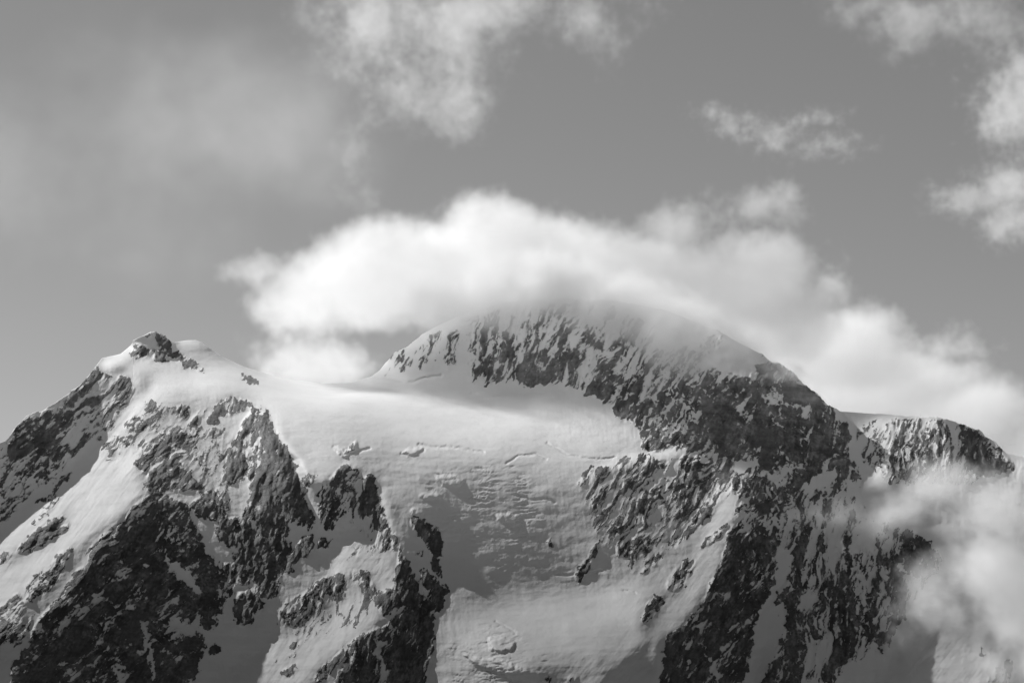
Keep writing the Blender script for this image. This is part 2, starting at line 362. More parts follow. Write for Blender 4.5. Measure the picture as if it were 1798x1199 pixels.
  (.9, [(630,210),(660,180),(700,190),(690,230),(630,270)]),
  (.92, [(30,700),(80,560),(150,550),(220,560),(245,640),(190,680),(160,760),(110,790),(60,750)]),
  (.9, [(0,450),(40,480),(40,560),(0,630)]),
  (.85, [(830,340),(900,270),(940,220),(930,280),(860,320)]),
  (.88, [(610,500),(700,450),(800,410),(820,460),(820,560),(790,620),(740,610),(690,560),(660,580),(650,540)]),
  (.65, [(360,700),(420,600),(520,570),(600,520),(640,540),(650,640),(580,640),(540,640),(555,700),(490,740),(430,780),(370,770)]),
  (.8, [(850,400),(900,400),(1000,420),(1010,460),(950,490),(880,470)]),
  (.88, [(960,500),(1010,480),(1020,540),(990,560),(1060,590),(1100,560),(1190,520),(1170,470),(1200,400),(1190,300),(1220,280),(1280,370),(1330,450),(1350,540),(1400,620),(1420,640),(1440,720),(1450,830),(1440,940),(1410,1060),(1380,1195),(1330,1500),(560,1500),(740,1195),(810,1100),(850,990),(900,880),(1020,820),(1080,800),(1150,730),(1300,650),(1240,640),(1090,720),(1060,650),(1030,590),(980,570)]),  # outline takes in shade as well as the buttress, coloured as rock
  (.1, [(1075,770),(1150,720),(1300,650),(1280,670),(1180,730),(1130,790),(1080,800)]),
  (.15, [(1030,890),(1060,830),(1070,890),(1120,910),(1060,950),(1090,1040),(1100,1110),(1060,1000),(1030,950)]),
  (.1, [(800,1060),(860,990),(890,970),(850,1040)]),
  (.85, [(600,1170),(680,1060),(760,990),(900,880),(860,960),(800,1050),(720,1120),(680,1170),(610,1190)]),
  (.9, [(1080,50),(1140,110),(1190,160),(1210,270),(1190,290),(1160,180),(1080,100),(1060,70)]),
  (.55, [(960,130),(1060,90),(1150,170),(1180,250),(1150,270),(1100,260),(1020,280),(960,240)]),
  (.88, [(1285,50),(1350,35),(1440,90),(1500,130),(1510,260),(1500,310),(1460,300),(1500,400),(1490,470),(1440,390),(1440,300),(1380,230),(1390,150),(1300,120)]),
  (.9, [(1340,420),(1390,385),(1420,420),(1460,480),(1530,520),(1540,570),(1500,590),(1520,640),(1500,690),(1430,700),(1410,570),(1440,510),(1390,540),(1360,500)]),
  (.8, [(1330,270),(1370,260),(1385,300),(1340,320)]),
  (.75, [(430,940),(500,890),(510,920),(440,960)]), (.65, [(420,1000),(520,960),(440,1030)]),
  (.9, [(370,1110),(420,1090),(470,1060),(470,1100),(420,1150),(380,1130)]), (.6, [(320,1030),(370,1020),(370,1060),(320,1050)]),
 ]),
 (Z5, 110, [
  (.6, [(80,200),(150,120),(250,130),(330,130),(380,150),(410,200),(400,300),(350,400),(330,460),(250,470),(180,480),(70,480),(60,440),(110,330),(70,260)]),
  (.9, [(340,290),(400,280),(400,340),(360,360)]),
  (.5, [(440,110),(520,80),(620,80),(640,130),(600,220),(560,270),(480,200)]),
  (.95, [(105,540),(140,490),(170,485),(150,520),(120,545)]), (.95, [(200,550),(230,520),(280,505),(260,540),(215,562)]),
  (.86, [(390,500),(420,420),(480,380),(540,320),(600,290),(650,310),(660,370),(690,330),(740,300),(800,280),(810,330),(880,360),(910,400),(870,430),(800,430),(760,460),(710,500),(630,550),(590,540),(480,555),(420,530)]),
  (.65, [(720,260),(740,180),(780,110),(800,150),(770,220),(750,290)]),
  (.55, [(840,160),(900,140),(920,200),(890,250),(850,230)]),
  (.65, [(970,130),(1030,100),(1050,150),(1060,220),(1050,310),(1080,400),(1070,480),(1030,480),(1040,380),(960,460),(940,440),(990,340),(960,290),(1000,220)]),
  (.85, [(900,590),(960,520),(1050,510),(1060,560),(1110,540),(1120,600),(1100,650),(1050,660),(990,620),(920,620)]),
  (.68, [(1120,250),(1180,210),(1260,230),(1250,310),(1190,350),(1130,330)]),
  (.75, [(1160,600),(1200,530),(1230,460),(1290,470),(1310,540),(1270,600),(1180,610)]),
  (.95, [(1100,690),(1180,650),(1250,620),(1250,650),(1200,700),(1150,720),(1110,710)]),
  (.85, [(1180,760),(1250,710),(1300,660),(1400,640),(1450,700),(1440,740),(1380,720),(1340,750),(1290,790),(1250,820),(1210,800)]),
  (.75, [(1370,890),(1400,800),(1440,760),(1500,660),(1570,660),(1620,700),(1680,640),(1700,600),(1780,530),(1798,540),(1798,1000),(1700,1010),(1640,990),(1600,980),(1530,990),(1440,1010),(1340,1000),(1305,990),(1310,950),(1380,930)]),
  (.6, [(1570,600),(1620,550),(1680,480),(1640,600),(1590,630)]),
  (.85, [(890,1190),(930,1130),(1000,1110),(1070,1110),(1060,1150),(980,1170),(930,1199)]),
  (.85, [(1100,1100),(1140,1060),(1200,1040),(1240,1040),(1220,1090),(1170,1120),(1110,1120)]),
  (.85, [(1250,1100),(1290,1030),(1370,1030),(1380,1060),(1330,1050),(1290,1100),(1250,1140)]),
  (.8, [(1300,1130),(1350,1100),(1400,1060),(1500,1090),(1470,1140),(1410,1150),(1380,1190),(1310,1190)]),
  (.75, [(1560,1050),(1620,1030),(1700,1030),(1798,1010),(1760,1080),(1700,1120),(1700,1199),(1600,1199),(1590,1100)]),
 ]),
 (Z6, 120, [
  (.8, [(700,40),(750,0),(780,0),(740,50)]), (.75, [(780,150),(830,80),(880,40),(890,80),(860,120),(850,170),(800,160)]),
  (.85, [(1060,140),(1120,110),(1145,150),(1130,230),(1110,320),(1080,290),(1090,220)]),
  (.6, [(910,290),(960,240),(1010,240),(1010,290),(950,330),(940,360),(920,330)]),
  (.85, [(950,420),(1000,370),(1060,350),(1080,380),(1060,410),(1000,450),(960,450)]),
  (.47, [(900,0),(1100,0),(1080,60),(1000,70)]), (.47, [(1110,0),(1350,0),(1340,60),(1300,110),(1200,100),(1120,60)]),
  (.8, [(1330,170),(1360,120),(1370,140),(1340,175)]),
  (.95, [(700,560),(740,510),(790,440),(830,380),(845,350),(845,380),(820,430),(790,500),(760,570),(720,630),(710,600)]),
  (.75, [(455,380),(500,375),(480,405)]), (.7, [(530,370),(560,350),(590,390),(570,410),(540,390)]),
  (.75, [(1240,390),(1270,340),(1300,310),(1350,290),(1370,320),(1320,370),(1260,410)]),
  (.85, [(1060,590),(1100,530),(1150,460),(1200,430),(1210,460),(1160,520),(1110,560)]),
  (.8, [(1390,240),(1440,190),(1500,120),(1540,60),(1550,110),(1500,180),(1450,260),(1410,270)]),
  (.75, [(1230,650),(1260,560),(1330,490),(1380,450),(1410,490),(1370,570),(1340,620),(1280,660)]),
  (.85, [(1090,840),(1120,730),(1160,680),(1220,680),(1230,720),(1190,770),(1160,800),(1110,850)]),
  (.55, [(1400,400),(1480,340),(1540,290),(1590,260),(1580,320),(1500,380),(1430,420)]),
  (.87, [(1590,280),(1650,250),(1670,240),(1800,300),(1800,700),(1750,900),(1700,1199),(1690,1500),(1200,1500),(1200,1199),(1210,1080),(1240,930),(1330,860),(1400,780),(1470,690),(1500,600),(1560,490),(1580,400)]),
  (.15, [(1440,800),(1450,1000),(1540,1180),(1560,1170),(1470,1010)]), (.2, [(1340,930),(1380,990),(1360,1040)]), (.2, [(1640,480),(1670,460),(1670,560),(1640,540)]),
  (.5, [(540,1150),(600,1180),(660,1150),(720,1140),(730,1199),(540,1199)]),
 ]),
 (Z7, 30, [
  (.87, [(480,260),(620,250),(700,230),(780,120),(830,130),(900,180),(950,220),(1040,290),(1130,370),(1210,450),(1290,530),(1350,590),(1385,660),(1360,720),(1330,780),(1260,800),(1190,830),(1100,850),(1000,860),(900,880),(700,850),(560,830),(450,800),(330,760),(230,740),(100,740),(0,740),(0,640),(100,660),(200,600),(150,560),(100,500),(200,480),(280,460),(300,400),(330,350),(420,330)]),
  (.55, [(0,330),(100,300),(200,280),(280,300),(200,400),(330,430),(300,560),(150,650),(0,700)]),
  (.25, [(540,460),(620,420),(650,490),(690,540),(620,550),(580,500)]),
  (.45, [(750,360),(850,360),(920,390),(1000,440),(1110,470),(1110,530),(1000,540),(940,470),(800,440)]),
  (.25, [(800,470),(900,500),(910,540),(830,510),(870,590),(840,590)]), (.3, [(650,725),(700,730),(850,830),(820,820),(740,780)]),
  (.2, [(1020,680),(1080,680),(1040,710)]), (.3, [(930,790),(970,830),(1000,860),(950,830)]),
  (.8, [(340,300),(390,240),(410,270),(350,370),(300,380)]), (.6, [(170,350),(240,280),(320,260),(240,360),(190,380)]),
  (.85, [(1170,910),(1230,830),(1290,790),(1350,780),(1400,840),(1450,920),(1470,1020),(1420,1000),(1380,950),(1330,1000),(1280,1060),(1220,1090),(1240,1020),(1290,930)]),
  (.92, [(900,1050),(950,950),(990,860),(1030,900),(1040,850),(1120,830),(1190,850),(1170,930),(1090,970),(1030,1010),(970,1080),(930,1060)]),
  (.85, [(1090,1110),(1140,1050),(1180,1030),(1180,1080),(1130,1130)]),
  (.5, [(1420,620),(1500,570),(1560,540),(1500,640),(1430,680),(1410,740),(1440,800),(1500,800),(1590,720),(1600,780),(1560,850),(1500,850),(1420,790),(1405,720)]),
  (.8, [(1680,550),(1720,560),(1700,610),(1680,600)]), (.8, [(1630,590),(1660,600),(1650,620)]), (.5, [(1560,880),(1650,800),(1700,850),(1620,920)]),
  (.5, [(1680,720),(1750,700),(1760,790),(1720,800)]), (.7, [(1630,970),(1720,900),(1730,940),(1640,1010)]),
  (.9, [(0,870),(30,830),(100,860),(80,910),(20,910)]), (.8, [(190,880),(280,840),(270,900),(220,950),(190,930)]),
  (.7, [(120,1080),(180,980),(260,950),(230,1040),(150,1090)]), (.8, [(10,1080),(40,1060),(60,1100),(20,1110)]),
  (.9, [(180,1160),(230,1100),(240,1120),(200,1170)]), (.45, [(270,860),(330,800),(400,820),(350,880)]),
  (.85, [(540,1060),(560,980),(620,950),(680,990),(640,1050),(570,1060)]), (.8, [(640,910),(700,870),(750,950),(770,1080),(730,1050),(740,960)]),
  (.85, [(340,1199),(420,1060),(455,1040),(440,1110),(400,1199)]), (.75, [(600,1100),(700,1070),(800,1080),(900,1040),(950,1100),(900,1199),(560,1199)]),
  (.8, [(700,840),(900,890),(850,920),(740,900)]), (.85, [(830,1020),(880,940),(910,1030),(900,1199),(840,1150)]),
 ]),
 (Z8, 70, [
  (.78, [(0,0),(250,0),(250,180),(220,330),(215,450),(200,600),(160,700),(60,860),(30,960),(0,900)]),
  (.62, [(0,0),(240,0),(240,180),(210,300),(100,320),(0,330)]), (.25, [(50,480),(90,430),(150,540),(80,570)]),
  (.87, [(270,620),(350,310),(415,260),(410,330),(375,500),(365,600),(400,640),(340,700),(330,800),(370,770),(380,990),(350,1010),(350,1500),(0,1500),(120,1199),(200,1020),(260,880),(270,720),(190,740),(220,660)]),
  (.2, [(130,1060),(200,920),(220,960),(160,1080)]), (.2, [(240,730),(270,700),(230,830),(190,840)]),
  (.8, [(440,330),(490,280),(505,370),(480,440),(450,420)]),
  (.9, [(600,510),(650,570),(680,700),(695,800),(690,920),(680,1030),(600,1110),(540,1199),(455,1199),(520,1050),(560,930),(600,800),(570,750),(580,590)]),
  (.7, [(380,830),(460,780),(460,700),(530,620),(570,620),(560,700),(590,790),(540,880),(480,930),(450,980),(410,970),(380,900)]),
  (.62, [(580,430),(700,380),(760,420),(800,500),(830,580),(830,680),(760,760),(700,680),(660,560)]),
  (.87, [(770,260),(830,400),(900,500),(970,600),(990,700),(980,780),(900,890),(890,960),(820,1025),(760,950),(720,880),(720,800),(800,740),(850,660),(830,560),(800,450)]),
  (.1, [(820,490),(860,530),(870,580),(840,590)]), (.2, [(780,830),(870,710),(880,720),(830,810),(790,850)]), (.5, [(740,830),(870,850),(860,900),(760,900)]),
  (.6, [(690,600),(760,620),(790,700),(730,760),(700,720)]),
  (.9, [(920,460),(940,330),(980,290),(1040,330),(1110,370),(1160,430),(1190,480),(1170,550),(1060,580),(960,550),(930,520)]),
  (.9, [(1440,1199),(1500,1110),(1540,1080),(1600,1040),(1630,1080),(1620,1140),(1570,1199)]), (.7, [(1400,1000),(1470,1010),(1470,1035),(1420,1030)]),
  (.85, [(400,120),(480,50),(500,100),(440,150)]), (.6, [(520,90),(620,20),(700,0),(720,40),(600,70)]),
 ]),
 (Z9, 110, [
  (.82, [(1560,885),(1640,920),(1700,960),(1770,1045),(1740,1060),(1680,1075),(1640,1080),(1600,1040),(1560,980)]),
  (.45, [(1420,935),(1500,905),(1540,920),(1540,960),(1450,950)]), (.7, [(1330,870),(1365,870),(1360,905),(1325,905)]),
  (.6, [(350,600),(380,580),(420,600),(440,640),(400,660),(360,640)]), (.55, [(480,640),(600,620),(680,640),(640,700),(520,700)]),
  (.6, [(660,600),(720,570),(760,590),(700,650),(665,640)]), (.85, [(880,650),(960,685),(1000,730),(900,740),(850,700)]),
 ]),
 (ZA, 110, [
  (.65, [(860,920),(930,880),(940,930),(970,930),(920,970),(880,950)]), (.8, [(950,860),(970,845),(970,870)]), (.5, [(990,970),(1060,950),(1020,1000)]),
 ]),
]

# thin bergschrund and crevasse lines across the glacier: (width, depth m, points)
CREVASSES = [
    (2.2, 14, [(660, 661), (700, 669), (717, 672), (745, 664), (775, 658)]),
    (2.0, 10, [(828, 690), (848, 697), (880, 696), (915, 694), (960, 690)]),
    (2.2, 12, [(735, 780), (760, 784), (810, 786), (850, 794)]),
    (1.8, 9, [(960, 778), (1000, 800), (1050, 806), (1080, 803)]),
    (2.0, 10, [(890, 813), (910, 800), (940, 797), (960, 806)]),
    (2.0, 9, [(905, 868), (935, 878), (960, 874), (975, 882)]),
    (2.5, 14, [(586, 784), (605, 797), (622, 793), (650, 787)]),
    (2.2, 12, [(705, 796), (722, 800), (745, 790)]),
    (2.2, 10, [(870, 1090), (888, 1100), (905, 1110)]),
    (2.0, 10, [(978, 1008), (1005, 1009)]), (2.0, 9, [(1040, 1004), (1058, 1001)]), (1.8, 9, [(1095, 1036), (1115, 1040)]),
]
# steep serac walls: (height m, outline)
SERACS = [
    (26, [(860, 1118), (884, 1117), (905, 1128), (896, 1142), (862, 1142)]),
    (22, [(585, 782), (605, 790), (628, 775), (622, 790), (608, 803), (595, 797)]),
    (16, [(705, 795), (725, 785), (745, 788), (735, 797), (715, 802)]),
    (14, [(765, 835), (800, 833), (815, 845), (800, 855), (775, 850)]),
    (14, [(735, 868), (770, 865), (775, 875), (745, 877)]),
    (14, [(870, 905), (895, 900), (915, 908), (900, 917), (880, 915)]),
    (14, [(720, 893), (740, 895), (745, 903), (725, 904)]),
    (20, [(815, 1150), (850, 1155), (885, 1160), (930, 1180), (900, 1185), (840, 1170)]),
]
# ------------------------------------------------------------------ the massif: shape from traced slopes
CU0, CV0, CU1, CV1 = -260.0, 440.0, 2060.0, 1400.0
RIGHT, UP = np.array([1.0, 0, 0]), np.array([0, -math.sin(PITCH), math.cos(PITCH)])
def solve(CS, L, iters):
    """least-squares log-distance whose surface has the slopes of FACETS, free to jump at BREAKS, held at ANCHORS"""
    CU, CV = np.meshgrid(np.arange(CU0, CU1 + 1, CS), np.arange(CV0, CV1 + 1, CS))
    nrm = np.zeros(CU.shape + (3,))
    for sl, asp, pts in FACETS:
        s, a = math.radians(sl), math.radians(asp)
        fill_poly(nrm, CU0, CV0, CS, pts, (math.sin(s) * math.sin(a), -math.sin(s) * math.cos(a), math.cos(s)))
    wx, wy = fbm(CU / 45, CV / 45, 3, 801) * 9, fbm(CU / 45, CV / 45, 3, 811) * 9
    nrm = bilinear(nrm, (CU + wx - CU0) / CS, (CV + wy - CV0) / CS)
    nrm = blur(nrm, 2 if CS < 8 else 1)
    if CS < 12:                                                     # snowfields roll over softly, rock breaks sharply
        soft = blur(nrm, 40 if CS < 8 else 10)
        k = smooth(soft[..., 2], .68, .80)[..., None]
        nrm = nrm * (1 - k) + soft * k
    nrm /= np.linalg.norm(nrm, axis=-1, keepdims=True)
    nd = np.minimum((nrm * ray(CU, CV)).sum(-1), -0.10)
    gu = np.clip(-(nrm @ RIGHT) / FPX / nd, -.006, .006) * CS      # log-distance change per cell to the right
    gv = np.clip((nrm @ UP) / FPX / nd, -.006, .0) * CS            # and downwards
    wgt = .5 + 1.5 * smooth(nrm[..., 2], .64, .78)                  # gentle snow matters most
    sk = np.array(SKYLINE, float).T
    wgt[CV < np.interp(CU, sk[0], sk[1]) - CS] = .002                # nothing stands above the skyline
    for line in BREAKS:
        wgt[dist_line(CU, CV, line) < CS * 0.8] = 0.12
    wu, wv = np.minimum(wgt[:, 1:], wgt[:, :-1]), np.minimum(wgt[1:], wgt[:-1])
    gu, gv = (gu[:, 1:] + gu[:, :-1]) / 2, (gv[1:] + gv[:-1]) / 2
    wa, La, idw, idv = np.zeros(CU.shape), np.zeros(CU.shape), 0.0, 0.0
    for u, v, t in ANCHORS:
        j, i = int(round((u - CU0) / CS)), int(round((v - CV0) / CS))
        if 0 <= i < wa.shape[0] and 0 <= j < wa.shape[1]:
            wa[i, j] = 0.4 if 800 < u < 1060 and 870 < v < 1170 else 0.02; La[i, j] = math.log(t)
        k = 1.0 / ((CU - u) ** 2 + (CV - v) ** 2 + 400.0) ** 1.5
        idw, idv = idw + k, idv + k * math.log(t)
    if L is None:
        L = idv / idw
    else:
        L = bilinear(L[0], (CU - CU0) / L[1], (CV - CV0) / L[1])
    def A(x):
        du, dv = wu * (x[:, 1:] - x[:, :-1]), wv * (x[1:] - x[:-1])
        o = wa * x
        o[:, 1:] += du; o[:, :-1] -= du; o[1:] += dv; o[:-1] -= dv
        return o
    b = wa * La
    du, dv = wu * gu, wv * gv
    b[:, 1:] += du; b[:, :-1] -= du; b[1:] += dv; b[:-1] -= dv
    r = b - A(L); p = r.copy(); rs = (r * r).sum()
    for it in range(iters):
        Ap = A(p); al = rs / ((p * Ap).sum() + 1e-30)
        L = L + al * p; r -= al * Ap; rn = (r * r).sum()
        if rn < 1e-13:
            break
        p = r + rn / rs * p; rs = rn
    return L, nrm
L, CS = None, None
for cs, iters in ((40.0, 400), (20.0, 400), (10.0, 400), (5.0, 500)):
    L, nrm = solve(cs, None if L is None else (L, CS), iters); CS = cs
L = blur(L, 1)
print("distance range", np.exp(L).min(), np.exp(L).max(), round(time.time() - T0, 1), "s")

# rock cover and region rasters
RS, RU0, RV0 = 1.5, -260.0, 440.0
rshape = (int((CV1 - RV0) / RS) + 1, int((CU1 - RU0) / RS) + 1)
dens, ang = np.zeros(rshape, np.float32), np.full(rshape, 110.0, np.float32)
for (zx, zy, zs), a, polys in ROCKS:
    for val, pts in polys:
        pts = [(zx + x / zs, zy + y / zs) for x, y in pts]
        fill_poly(dens, RU0, RV0, RS, pts, val)
        fill_poly(ang, RU0, RV0, RS, pts, a)
dens_soft = blur(dens, 16)
dens_mid = blur(dens, 40)
dens = blur(dens, 2)
serac = np.zeros(rshape, np.float32)
for hgt, pts in SERACS:
    fill_poly(serac, RU0, RV0, RS, pts, hgt)
serac = blur(serac, 2)
REGIONS = [("glacier", [(-300, 400), (2100, 400), (2100, 1400), (-300, 1400)]),
    ("left_peak", [(-300, 400), (500, 400), (480, 665), (470, 720), (530, 840), (560, 850), (600, 812), (668, 825), (690, 900), (745, 900), (790, 940), (795, 1080), (770, 1400), (-300, 1400)]),
    ("summit_wall", [(655, 670), (655, 400), (1480, 400), (1500, 770), (1490, 800), (1330, 828), (1130, 800), (1040, 700), (960, 675), (830, 672), (720, 668)]),
    ("far_dome", [(1480, 400), (2100, 400), (2100, 900), (1700, 900), (1580, 890), (1525, 865), (1500, 800), (1500, 760), (1470, 710)]),
    ("right_ridge", [(1010, 860), (1040, 815), (1130, 797), (1330, 825), (1490, 790), (1525, 865), (1580, 895), (1700, 920), (2100, 1000), (2100, 1400), (960, 1400), (1060, 1199), (1110, 1050), (1020, 1040), (1030, 900)])]
regi = np.zeros(rshape, np.int32)
for k, (_, pts) in enumerate(REGIONS):
    fill_poly(regi, RU0, RV0, RS, pts, k)

# the fine grid: columns across, rows from the foot up to the skyline of each column
us = np.concatenate([np.linspace(-240, -62, 40), np.arange(-60, 1860, COL_STEP), np.linspace(1862, 2040, 40)])
NC, NRV = len(us), N_ROWS
sky_u, sky_v = np.array(SKYLINE, float).T
top = np.interp(us, sky_u, sky_v)
top_rock = bilinear(dens_soft, (us - RU0) / RS, (top + 8 - RV0) / RS)
top = top + fbm(us / 22.0, us * 0 + 3.3, 6, 5, .66) * (1.0 + 14.0 * top_rock)
S = np.linspace(0, 1, NRV)[:, None]
VB = 1330.0
U = np.broadcast_to(us, (NRV, NC)).astype(np.float64)
V = VB + (top[None] - VB) * S
fu, fv = (U - CU0) / CS, (V - CV0) / CS
def cubic(img, fx, fy):
    """Catmull-free smooth sampling: bilinear on a 2x refined, blurred copy"""
    hh, ww = img.shape
    gy, gx = np.meshgrid(np.arange(0, hh - 0.99, 0.5), np.arange(0, ww - 0.99, 0.5), indexing="ij")
    return bilinear(blur(bilinear(img, gx, gy), 2), fx * 2, fy * 2)
Lf = cubic(L, fu, fv)
t = np.exp(Lf)

def worley(x, y, seed):
    """distance to the nearest of one jittered point per unit cell"""
    x, y = np.asarray(x, np.float32), np.asarray(y, np.float32)
    ix, iy = np.floor(x).astype(np.int64), np.floor(y).astype(np.int64)
    best = np.full(x.shape, 9.0, np.float32)
    for a in (-1, 0, 1):
        for b in (-1, 0, 1):
            jx, jy = _hash(ix + a, iy + b, seed) / 1023.0, _hash(ix + a, iy + b, seed + 77) / 1023.0
            best = np.minimum(best, (ix + a + jx - x) ** 2 + (iy + b + jy - y) ** 2)
    return np.sqrt(best)
def cells(x, y, seed):
    """a random value for each jittered cell"""
    x, y = np.asarray(x, np.float32), np.asarray(y, np.float32)
    ix, iy = np.floor(x).astype(np.int64), np.floor(y).astype(np.int64)
    best, val = np.full(x.shape, 9.0, np.float32), np.zeros(x.shape, np.float32)
    for a in (-1, 0, 1):
        for b in (-1, 0, 1):
            jx, jy = _hash(ix + a, iy + b, seed) / 1023.0, _hash(ix + a, iy + b, seed + 77) / 1023.0
            d2 = (ix + a + jx - x) ** 2 + (iy + b + jy - y) ** 2
            near = d2 < best
            best = np.where(near, d2, best); val = np.where(near, _hash(ix + a, iy + b, seed + 133) / 1023.0, val)
    return val
def unit(a):
    return (a - a.mean()) / (a.std() + 1e-9)
# ragged rock edges: look the cover up at slightly wandering places
wob = 2.2
w1, w2 = fbm(U / 15, V / 15, 5, 21, 0.6) * 13 * wob / 2.2, fbm(U / 15, V / 15, 5, 47, 0.6) * 13 * wob / 2.2
rx, ry = (U + w1 - RU0) / RS, (V + w2 - RV0) / RS
D = bilinear(dens, rx, ry) * .84 + bilinear(dens_mid, rx, ry) * .24
Dsoft = bilinear(dens_soft, (U - RU0) / RS, (V - RV0) / RS)
AN = bilinear(ang, (U - RU0) / RS, (V - RV0) / RS)

# crags: ledges along the strata, ribs and chimneys down the fall line
crag = np.zeros_like(U); fleck = np.zeros_like(U)
for a in (30, 70, 115, 135):
    m = np.clip(1 - np.abs(AN - a) / 25.0, 0, 1)
    x, y = turn(U, V, a, 3.2, 1.0)
    led = fbm(x / 15, y / 15, 5, 100 + a, 0.55, ridged=True)
    fl = fbm(x / 11, y / 11, 5, 300 + a, 0.62)
    crag += m * led; fleck += m * fl
fleck = unit(fleck)
big = fbm(U / 70, V / 70, 5, 71, 0.5)
rockside = smooth(Dsoft, 0.12, 0.6)
gl_slope = bilinear(blur(nrm, 3)[..., 2], fu, fv)
steepness = 1 - smooth(gl_slope, .66, .82)
# ribs and couloirs running down the fall line, at three sizes, and angular blocks
rib, rib2, rib3, blk, blk2, stone = (np.zeros_like(U) for _ in range(6))
for a, u0, u1, u2, u3 in ((134, -999, -998, 300, 420), (104, 300, 420, 900, 1010), (120, 900, 1010, 1330, 1430), (97, 1330, 1430, 9998, 9999)):
    m = smooth(U, u0, u1) * (1 - smooth(U, u2, u3))
    wu_, wv_ = 16 * fbm(U / 70, V / 70, 3, 500 + a), 16 * fbm(U / 70, V / 70, 3, 540 + a)
    x, y = turn(U + wu_, V + wv_, a, 4.6, 1.0)
    rib += m * fbm(x / 46, y / 46, 4, 520 + a, .5, ridged=True)
    rib2 += m * fbm(x / 19, y / 19, 4, 560 + a, .55, ridged=True)
    x, y = turn(U + wu_ + w1 * .4, V + wv_ + w2 * .4, a + 10, 4.2, 1.0)
    rib3 += m * fbm(x / 8.5, y / 8.5, 3, 580 + a, .6, ridged=True)
    x, y = turn(U + w1 * .3, V + w2 * .3, a - 8, 2.0, 1.0)
    blk += m * worley(x / 13, y / 13, 600 + a)
    blk2 += m * worley(x / 5.5, y / 5.5, 640 + a)
    stone += m * (.5 * cells(x / 13, y / 13, 600 + a) + .35 * cells(x / 5.5, y / 5.5, 640 + a) + .4 * cells(x / 34, y / 34, 690 + a))
dt = -rockside * (crag * 5 + big * 16 + rib2 * 7 + rib3 * 2.2) + rockside * (blk * 15 + blk2 * 4.5) - smooth(Dsoft, .05, .7) * 2
dt -= rib * (5 + 12 * rockside) * steepness
texture = unit(1.2 * unit(rib) + 1.15 * unit(rib2) + 1.05 * unit(rib3) + .5 * unit(crag) + .25 * fleck - .25 * unit(blk2) - .25 * unit(blk))
# wind-packed snow: broad swells, runnels down the fall line
xl, yl = turn(U, V, 128, 9.0, 1.0)
xr, yr = turn(U, V, 84, 8.0, 1.0)
left = bilinear(blur(nrm, 3)[..., 0], fu, fv)
runl, runr = fbm(xl / 7, yl / 7, 4, 131, .6), fbm(xr / 8, yr / 8, 4, 151, .6)
wl = smooth(-left, -.05, .25)
dt += (1 - rockside) * (fbm(U / 45, V / 20, 4, 91) * 7 + fbm(U / 80 + .3 * w1 / 13, V / 8, 4, 93, .6) * 3.0 * smooth(gl_slope, .72, .86) + fbm(U / 16, V / 6, 3, 95) * .9 * smooth(gl_slope, .68, .84) + (runl * wl + runr * (1 - wl)) * 2.0 * (1 - .75 * smooth(gl_slope, .80, .92)))
# seracs and crevasses
dt += bilinear(serac, (U + w1 * .4 - RU0) / RS, (V + w2 * .4 - RV0) / RS) * -1.0 * (1.2 - .5 * blk)
ice = np.zeros(rshape, np.float32)
for pts in ([(750, 825), (900, 815), (960, 880), (950, 930), (880, 1000), (800, 960), (720, 890)], [(790, 1110), (880, 1085), (930, 1130), (960, 1150), (960, 1300), (760, 1300), (790, 1160)]):
    fill_poly(ice, RU0, RV0, RS, pts, 1.0)
ice = bilinear(blur(ice, 24), (U - RU0) / RS, (V - RV0) / RS)
bend = 10 * fbm(U / 90, V / 90, 3, 205) + (U - 850) ** 2 / 2200
trench = fbm(U / 70, (V + bend) / 8.5, 4, 201, .55, ridged=True)
ice_p = ice * (.25 + .75 * smooth(fbm(U / 60, V / 45, 3, 219), -.15, .3))
dt += ice_p * (9 * smooth(trench, .45, .9) - 8 * fbm(U / 30, V / 14, 5, 207, .55) - 3 * worley(U / 16, (V + bend) / 7, 211))
for wid, dep, pts in CREVASSES:
    lo, hi = np.min(pts, 0) - 12, np.max(pts, 0) + 12
    c0, c1 = np.searchsorted(us, lo[0]), np.searchsorted(us, hi[0])
    sub = (slice(None), slice(c0, c1))
    dist = dist_line(U[sub] + w1[sub] * .25, V[sub] + w2[sub] * .25, pts)
    dt[sub] += dep * np.exp(-(dist / wid) ** 2)
t = t + dt * (t / 8500.0)

def veins(a, size, seed, wid):
    x, y = turn(U + w1 * .5, V + w2 * .5, a, 2.4, 1.0)
    n = perlin(x / size, y / size, seed) + .45 * perlin(x / size * 2.1, y / size * 2.1, seed + 1)
    return np.clip(1 - np.abs(n) / wid, 0, 1)
patchy = smooth(fbm(U / 40, V / 40, 4, 611), -.28, .12)
patchy2 = smooth(fbm(U / 55, V / 55, 4, 617), -.2, .2)
vein = np.zeros_like(U)
for a in (30, 70, 115, 135):
    m = np.clip(1 - np.abs(AN - a) / 25.0, 0, 1)
    vein += m * np.maximum(veins(a, 15, 700 + a, .30) * patchy, veins(a + 38, 9, 730 + a, .26) * patchy2)
inside = smooth(D, .3, .6)
micro = unit(1.3 * unit(rib3) - .45 * unit(blk2) + .5 * unit(fbm(U / 5, V / 4, 3, 655, .6)))
field = D + 0.21 * texture * smooth(D, .02, .2) + (.075 * micro * (.1 + 1.4 * patchy2) + .16 * fbm(U / 42, V / 55, 4, 671, .6)) * smooth(D, .3, .6) - vein * inside * (.58 - .24 * smooth(D, .75, .97))
DUST = np.clip(.30 + .28 * unit(rib2 + .8 * rib3 - .9 * blk2) * -1 + .22 * fleck + .2 * unit(fbm(U / 4, V / 4, 3, 677)), 0, 1) * (.25 + .75 * patchy)
specks = fbm(U / 6, V / 6, 3, 401) - 0.66 + 0.16 * smooth(Dsoft, .02, .25)
